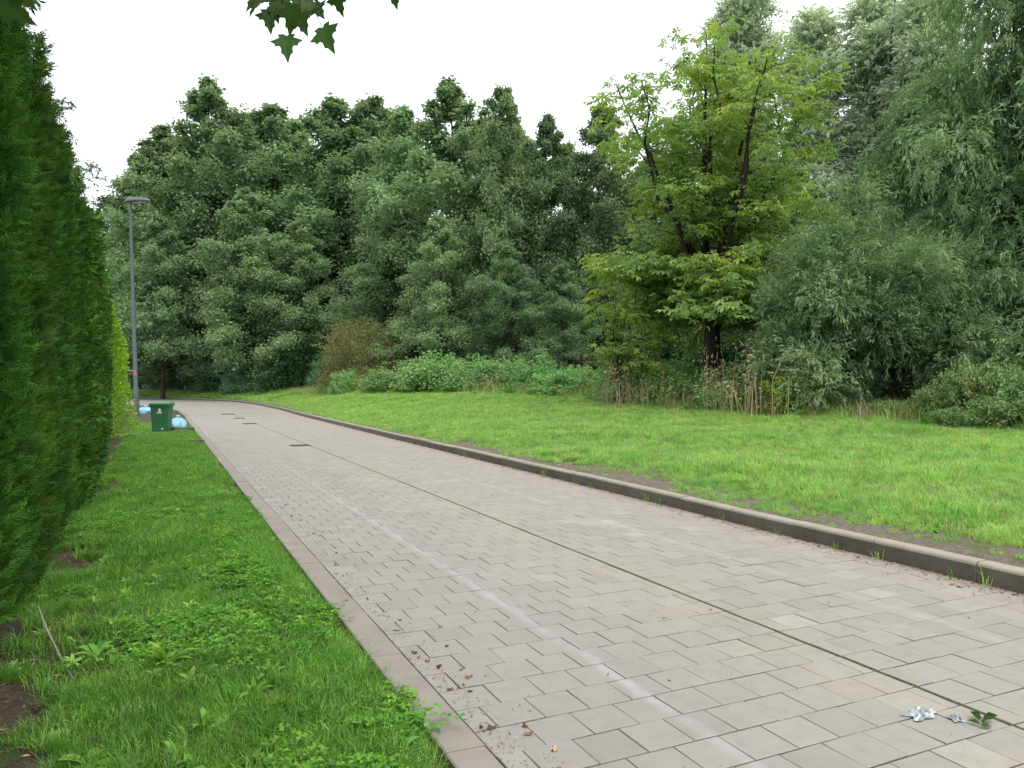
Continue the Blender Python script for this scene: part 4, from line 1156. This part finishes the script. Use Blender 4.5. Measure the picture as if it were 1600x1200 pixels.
for q in range(26):
    y = 2.5 + 9 * random.random(); x = random.uniform(1.6, 5.2)
    s_ = random.uniform(0.25, 0.6)
    o = link('fallen_leaf', fl[q % 5], None, (x, y, 0.002), (0, 0, random.uniform(0, 6.28)), (s_, s_, 1)); tag(o, 'small dark leaf scattered on the open paving away from both edges', 'fallen leaf', 'fallen leaves on the open paving')
for q in range(60):
    y = 3.2 + 14 * random.random() ** 1.3; x = float(Kx(y)) - 0.03 - abs(random.gauss(0, 0.09))
    s_ = random.uniform(0.4, 1.1)
    o = link('fallen_leaf', fl[q % 5], None, (x, y, 0.002), (0, 0, random.uniform(0, 6.28)), (s_, s_, 1)); tag(o, 'dry tan leaf lying in the gutter at the foot of the right kerb', 'fallen leaf', 'fallen leaves in the right gutter')
# crumbs of leaf and seed: stuff
def crumbs(name, X, Y, Z0, size):
    n = len(X); base = np.stack([X, Y, Z0 + 0.003 + rng.random(n) * 0.004], 1)
    a = rng.uniform(0, 6.283, n)
    V, F = leaves(base, np.stack([np.cos(a), np.sin(a), rng.normal(0, 0.15, n)], 1), rng.normal(0, 0.3, (n, 3)) + np.array([[0, 0, 1.0]]), size * rng.uniform(0.5, 1.4, n), size * rng.uniform(0.3, 0.8, n))
    o = link(name, npmesh(name, V, [F], M['fallen'], tint=np.clip(rng.beta(1.2, 1.2, n), 0, 1))); tag(o, kind='stuff'); return o
Yk = 2 + 42 * rng.random(5200) ** 1.5
o = crumbs('gutter_debris', Kx(Yk) - 0.005 - np.abs(rng.normal(0, 0.13, 5200)), Yk, rise(Yk), 0.022)
Yl = 1.8 + 22 * rng.random(1800) ** 1.6
o = crumbs('strip_debris', 1.31 + np.abs(rng.normal(0, 0.15, 1800)), Yl, rise(Yl), 0.015)
Yr = 2 + 14 * rng.random(700); o = crumbs('road_debris', rng.uniform(1.4, 6.0, 700), Yr, rise(Yr), 0.011)

# ------------------------------------------------------------------ grass (stuff): tufts instanced on points
def tuft(nb, R, H, Wd, mat, seed):
    r = np.random.default_rng(seed)
    base = np.stack([r.normal(0, R, nb), r.normal(0, R, nb), np.full(nb, -0.005)], 1)
    az = np.arctan2(base[:, 1], base[:, 0]) + r.normal(0, 0.9, nb)
    v, q4, q3 = blades(base, az, H * r.uniform(0.45, 1.15, nb), Wd * r.uniform(0.7, 1.3, nb), r.uniform(0.05, 0.75, nb), r.uniform(0.05, 0.75, nb))
    return npmesh('grass_tuft', v, [q4, q3], mat, tint=np.tile(np.clip(r.normal(0.5, 0.22, nb), 0, 1), 2))

def clover(nb, mat, seed):
    r = np.random.default_rng(seed)
    base = np.stack([r.normal(0, 0.05, nb), r.normal(0, 0.05, nb), r.uniform(0.015, 0.06, nb)], 1)
    a = r.uniform(0, 6.28, nb); V, F = [], []; b = 0
    for q in range(3):
        d = np.stack([np.cos(a + q * 2.1), np.sin(a + q * 2.1), r.normal(0.1, 0.2, nb)], 1)
        v, f = leaves(base, d, np.array([[0, 0, 1.0]]) + r.normal(0, 0.25, (nb, 3)), 0.02, 0.018, 0.6, 0.1); V.append(v); F.append(f + b); b += len(v)
    return npmesh('clover_patch', np.concatenate(V), [np.concatenate(F)], mat, tint=np.tile(np.clip(r.normal(0.5, 0.2, nb), 0, 1), 3))

def rosette(nb, L, Wf, mat, seed, el=0.5):
    r = np.random.default_rng(seed)
    V, F = [], []; b = 0
    for i in range(nb):
        az = i * 2.4; e = el * r.uniform(0.5, 1.6); l_ = L * r.uniform(0.6, 1.1)
        h = np.array([math.cos(az), math.sin(az), 0]); sd_ = np.array([-math.sin(az), math.cos(az), 0]); pts = []
        p_ = np.zeros(3)
        ws = [0.15, 0.7, 1.0, 0.75, 0.05]
        rows_ = []
        for q in range(5):
            rows_ += [p_ - sd_ * ws[q] * l_ * Wf / 2 + np.array([0, 0, 0.15 * ws[q] * l_ * Wf]), p_.copy(), p_ + sd_ * ws[q] * l_ * Wf / 2 + np.array([0, 0, 0.15 * ws[q] * l_ * Wf])]
            ee = e - 0.38 * q
            p_ = p_ + (h * math.cos(ee) + np.array([0, 0, math.sin(ee)])) * l_ / 4
        V += rows_
        for q in range(4):
            for c_ in (0, 1): F.append([b + q * 3 + c_, b + q * 3 + c_ + 1, b + q * 3 + c_ + 4, b + q * 3 + c_ + 3])
        b += 15
    t = np.repeat(np.clip(r.normal(0.55, 0.2, nb), 0, 1), 8)
    return npmesh('weed', np.array(V), [np.array(F)], mat, tint=t, smooth=True)

def scatter(name, pts, rotz, scl, meshes, tilt=0.12, matpass=None):
    me = bpy.data.meshes.new(name)
    n = len(pts)
    me.vertices.add(n); me.vertices.foreach_set('co', np.asarray(pts, np.float32).ravel())
    a = me.attributes.new('rot', 'FLOAT_VECTOR', 'POINT')
    r = np.stack([rng.normal(0, tilt, n), rng.normal(0, tilt, n), rotz], 1).astype(np.float32); a.data.foreach_set('vector', r.ravel())
    a = me.attributes.new('scl', 'FLOAT', 'POINT'); a.data.foreach_set('value', np.asarray(scl, np.float32))
    o = link(name, me); tag(o, kind='stuff')
    col = bpy.data.collections.new(name + '_pieces')
    for m_ in meshes:
        q = bpy.data.objects.new('tuft', m_); col.objects.link(q)
    g = bpy.data.node_groups.new(name, 'GeometryNodeTree')
    g.interface.new_socket('Geometry', in_out='INPUT', socket_type='NodeSocketGeometry'); g.interface.new_socket('Geometry', in_out='OUTPUT', socket_type='NodeSocketGeometry')
    gi = g.nodes.new('NodeGroupInput'); go = g.nodes.new('NodeGroupOutput')
    ip = g.nodes.new('GeometryNodeInstanceOnPoints'); ci = g.nodes.new('GeometryNodeCollectionInfo')
    ci.inputs['Collection'].default_value = col; ci.inputs['Separate Children'].default_value = True; ci.inputs['Reset Children'].default_value = True
    ip.inputs['Pick Instance'].default_value = True
    ra = g.nodes.new('GeometryNodeInputNamedAttribute'); ra.data_type = 'FLOAT_VECTOR'; ra.inputs['Name'].default_value = 'rot'
    sa = g.nodes.new('GeometryNodeInputNamedAttribute'); sa.data_type = 'FLOAT'; sa.inputs['Name'].default_value = 'scl'
    ri = g.nodes.new('FunctionNodeRandomValue'); ri.data_type = 'INT'; ri.inputs[4].default_value = 0; ri.inputs[5].default_value = max(0, len(meshes) - 1)
    e2r = g.nodes.new('FunctionNodeEulerToRotation')
    g.links.new(gi.outputs[0], ip.inputs['Points']); g.links.new(ci.outputs[0], ip.inputs['Instance'])
    g.links.new(ra.outputs[0], e2r.inputs[0]); g.links.new(e2r.outputs[0], ip.inputs['Rotation']); g.links.new(sa.outputs[0], ip.inputs['Scale'])
    g.links.new(ri.outputs[2], ip.inputs['Instance Index'])
    g.links.new(ip.outputs[0], go.inputs[0])
    md = o.modifiers.new('scatter', 'NODES'); md.node_group = g
    return o

def vnoise(x, y, s, seed=0):
    """cheap smooth value noise 0..1"""
    r = np.random.default_rng(seed); G = r.random((256, 256))
    u, v = x * s, y * s; i, j = np.floor(u).astype(int), np.floor(v).astype(int); f, h = u - i, v - j
    f = f * f * (3 - 2 * f); h = h * h * (3 - 2 * h)
    g = lambda a, b: G[a % 256, b % 256]
    return (g(i, j) * (1 - f) + g(i + 1, j) * f) * (1 - h) + (g(i, j + 1) * (1 - f) + g(i + 1, j + 1) * f) * h

def seen(x, y, margin=80):
    Z = x * math.sin(TH) + y * math.cos(TH); X = x * math.cos(TH) - y * math.sin(TH)
    u = 800 + 1180 * X / np.maximum(Z, 0.1); v = 604 + 1180 * CAM_H / np.maximum(Z, 0.1)
    return (Z > 0.6) & (u > -margin - 200 / np.maximum(Z, 0.5)) & (u < 1600 + margin + 200 / np.maximum(Z, 0.5)) & (v < 1500)

# left verge
N = 60000
y = 1.2 + 34 * rng.random(N) ** 1.9; x = rng.uniform(-0.95, 1.13, N)
dn = 0.62 * vnoise(x, y, 1.6, 3) + 0.38 * vnoise(x, y, 4.5, 4)
dirt_side = np.clip((x + 0.2) / 0.5, 0, 1) * 0.28 * (y < 7) + 0.12      # soil shows under the hedge
keep = (dn > 0.24 + 0.32 * np.clip((-0.35 - x) / 0.35, 0, 1) * np.clip(1.3 - y / 14, 0.1, 1) + 0.14 * np.clip((x - 0.75) / 0.3, 0, 1) * (vnoise(x, y, 0.8, 9) > 0.45)) & (rng.random(N) < np.clip(0.35 + y / 9, 0, 1)) & seen(x, y)
# a bare patch beside the hedge in the foreground
keep &= ~((np.hypot((x + 0.35) / 0.42, (y - 5.3) / 0.75) < 1) & (rng.random(N) < 0.8))
x, y = x[keep], y[keep]; s_ = rng.uniform(0.6, 1.35, len(x)) * np.clip(0.62 + 0.55 * (vnoise(x, y, 1.1, 5)), 0.5, 1.3) * (1 - 0.35 * np.clip((x - 0.9) / 0.2, 0, 1))
gt = [tuft(22, 0.028, 0.10, 0.0042, M['grass'], q) for q in range(4)] + [tuft(14, 0.03, 0.13, 0.0055, M['grass'], 9), tuft(16, 0.028, 0.10, 0.0045, M['grass2'], 10), tuft(14, 0.028, 0.12, 0.0045, M['weed'], 11), tuft(4, 0.03, 0.09, 0.003, M['dry'], 12)]
scatter('verge_grass', np.stack([x, y, verge_z(x, y)], 1), rng.uniform(0, 6.28, len(x)), s_, gt)
N = 2600
y = 1.5 + 11 * rng.random(N) ** 1.4; x = rng.uniform(-0.9, 1.1, N); k_ = (vnoise(x, y, 1.7, 12) > 0.68) & seen(x, y); x, y = x[k_], y[k_]
scatter('clover', np.stack([x, y, verge_z(x, y)], 1), rng.uniform(0, 6.28, len(x)), rng.uniform(0.8, 1.6, len(x)), [clover(24, M['grass'], q) for q in range(3)])
N = 900
y = 1.8 + 20 * rng.random(N) ** 1.5; x = rng.uniform(-0.75, 1.08, N); k_ = (vnoise(x, y, 1.3, 41) > 0.42) & seen(x, y); x, y = x[k_], y[k_]
scatter('verge_herbs', np.stack([x, y, verge_z(x, y) + 0.01], 1), rng.uniform(0, 6.28, len(x)), rng.uniform(0.5, 1.1, len(x)), [rosette(7, 0.1, 0.35, M['weed'], 80, 1.0), rosette(9, 0.12, 0.22, M['grass'], 81, 1.2), rosette(6, 0.08, 0.5, M['weed'], 82, 0.7), rosette(8, 0.11, 0.28, M['grass2'], 83, 1.0)], 0.25)
# right meadow
N = 150000
y = 2 + 72 * rng.random(N) ** 1.15; e = 0.16 + 16 * rng.random(N) ** 1.25; x = Kx(y) + e
bare = np.clip(1.25 - e / (0.5 + 0.95 * vnoise(x, y, 0.6, 21) ** 1.3), 0, 1) * np.clip(1.35 - y / 30, 0.3, 1)
dn = 0.55 * vnoise(x, y, 1.2, 22) + 0.45 * vnoise(x, y, 3.7, 23)
eb = np.interp(y, BY, BE)
keep = (dn + rng.normal(0, 0.09, N) > 0.12 + 0.62 * bare) & seen(x, y) & (e < eb + 2.5)
keep &= rng.random(N) < np.clip(1.3 - y / 90, 0.3, 1)
x, y, e = x[keep], y[keep], e[keep]
s_ = rng.uniform(0.5, 1.3, len(x)) * np.clip(0.4 + e * 0.35, 0.4, 1.0) * (0.5 + 0.9 * vnoise(x, y, 0.9, 24) * vnoise(x, y, 2.3, 25) ** 0.5)
mt_ = [tuft(24, 0.05, 0.17, 0.008, M['grass2'], 30 + q) for q in range(9)] + [tuft(16, 0.05, 0.2, 0.008, M['grass'], 44), tuft(9, 0.06, 0.2, 0.006, M['dry'], 45), rosette(9, 0.12, 0.3, M['weed'], 46, 0.7)]
scatter('meadow_grass', np.stack([x, y, lawn_z(x, y)], 1), rng.uniform(0, 6.28, len(x)), s_, mt_)
# taller rough grass where the meadow meets the brambles
N = 5200
y = 9 + 60 * rng.random(N); eb = np.interp(y, BY, BE); e = eb + rng.normal(0.3, 0.7, N); x = Kx(y) + e; k_ = seen(x, y) & (e > 0.6)
x, y = x[k_], y[k_]
scatter('rough_grass', np.stack([x, y, lawn_z(x, y)], 1), rng.uniform(0, 6.28, len(x)), rng.uniform(0.7, 1.5, len(x)), [tuft(26, 0.08, 0.42, 0.012, M['grass2'], 50), tuft(20, 0.1, 0.5, 0.012, M['weed'], 51), tuft(16, 0.08, 0.5, 0.010, M['dry'], 52)])
# grass strip beyond the bend
N = 9000
y = 60 + 36 * rng.random(N); x = Kx(y) + 0.3 + 6 * rng.random(N); 
k_ = (Kx(y) > -20); x, y = x[k_], y[k_]
scatter('bend_grass', np.stack([x, y, lawn_z(x, y)], 1), rng.uniform(0, 6.28, len(x)), rng.uniform(1.2, 2.4, len(x)), mt_)
# moss in the wide middle joint
N = 5200
y = 1.8 + 26 * rng.random(N) ** 1.5; x = 3.655 + rng.normal(0, 0.006, N)
k_ = vnoise(x * 0 + 3, y, 2.5, 31) > 0.42; x, y = x[k_], y[k_]
scatter('joint_moss', np.stack([x, y, np.full(len(x), -0.006)], 1), rng.uniform(0, 6.28, len(x)), rng.uniform(0.5, 1.1, len(x)), [tuft(9, 0.008, 0.012, 0.003, M['grass'], 60)])
# single weeds on the verge and in the gutter
wd = [rosette(12, 0.16, 0.3, M['weed'], 1, 0.9), rosette(9, 0.13, 0.42, M['weed'], 2, 0.5), rosette(14, 0.2, 0.17, M['weed'], 3, 1.1)]
for q, (x, y, v, s_, lab) in enumerate(((0.02, 4.55, 2, 1.2, 'big bright strap-leaved weed in the middle of the verge foreground'),
                                        (-0.33, 4.95, 0, 1.0, 'broad-leaved weed standing on the bare soil beside the hedge'),
                                        (-0.28, 3.65, 1, 1.2, 'low rosette weed at the near left, under the hedge foot'),
                                        (0.12, 4.85, 0, 0.9, 'upright weed just behind the big strap-leaved weed'),
                                        (0.55, 6.2, 0, 0.9, 'broad-leaved weed in the verge towards the road edge'),
                                        (-0.45, 7.6, 0, 1.1, 'bright weed at the hedge foot, beyond the bare soil'),
                                        (-0.5, 9.2, 2, 1.1, 'second bright weed at the hedge foot, farther along'),
                                        (0.2, 3.3, 1, 1.0, 'flat rosette weed at the bottom of the photo on the verge'),
                                        (0.75, 3.75, 1, 0.9, 'flat rosette weed by the edging strip in the foreground'),
                                        (0.95, 3.2, 0, 0.8, 'leafy weed growing against the edging strip at the bottom'),
                                        (0.45, 5.1, 2, 0.8, 'strap-leaved weed between the big weed and the road'))):
    o = link('weed', wd[v], None, (x, y, float(verge_z(x, y))), (0, 0, q * 1.3), (s_, s_, s_)); tag(o, lab, 'weed', 'weeds on the left verge')
gw = [tuft(12, 0.03, 0.2, 0.006, M['grass2'], 70), tuft(18, 0.05, 0.12, 0.008, M['weed'], 71)]
for q in range(13):
    y = (3.9, 4.15, 4.9, 5.4, 6.2, 6.5, 7.1, 8.4, 8.7, 10.3, 12.0, 13.2, 16.0)[q]
    o = link('gutter_weed', gw[q % 2], None, (float(Kx(y)) - 0.02, y, 0.0), (0, 0, q), (1, 1, random.uniform(0.7, 1.2))); tag(o, 'small grass weed sprouting at the foot of the right kerb', 'weed', 'weeds in the right gutter')
# grey stick leaning under the hedge
m = MB(); m.tube([(-0.72, 5.75, 0.16), (-0.63, 5.35, 0.13), (-0.5, 4.9, 0.06), (-0.42, 4.65, 0.03)], [0.006, 0.006, 0.005, 0.003], 6)
o = link('stick', m.mesh('stick', M['twig'], True)); tag(o, 'thin grey bent stick leaning from the hedge foot onto the bare soil', 'stick')
m = MB(); m.tube([(-0.3, 5.12, 0.03), (-0.2, 5.08, 0.035), (-0.1, 5.0, 0.03)], [0.007, 0.006, 0.004], 6)
o = link('stick', m.mesh('stick', M['twig'], True)); tag(o, 'short pale stick lying on the bare soil behind the weeds', 'stick')
# dry needles and twigs under the hedge
N = 3500
Y = 1.5 + 14 * rng.random(N); X = -0.62 + rng.normal(0, 0.17, N)
a = rng.uniform(0, 6.283, N)
V, F = leaves(np.stack([X, Y, verge_z(X, Y) + 0.005 + 0.02 * rng.random(N)], 1), np.stack([np.cos(a), np.sin(a), rng.normal(0, 0.25, N)], 1), rng.normal(0, 0.4, (N, 3)) + np.array([[0, 0, 1.0]]), rng.uniform(0.02, 0.09, N), rng.uniform(0.003, 0.012, N))
o = link('hedge_litter', npmesh('hedge_litter', V, [F], M['fallen'], tint=np.clip(rng.normal(0.35, 0.2, N), 0, 1))); tag(o, kind='stuff')
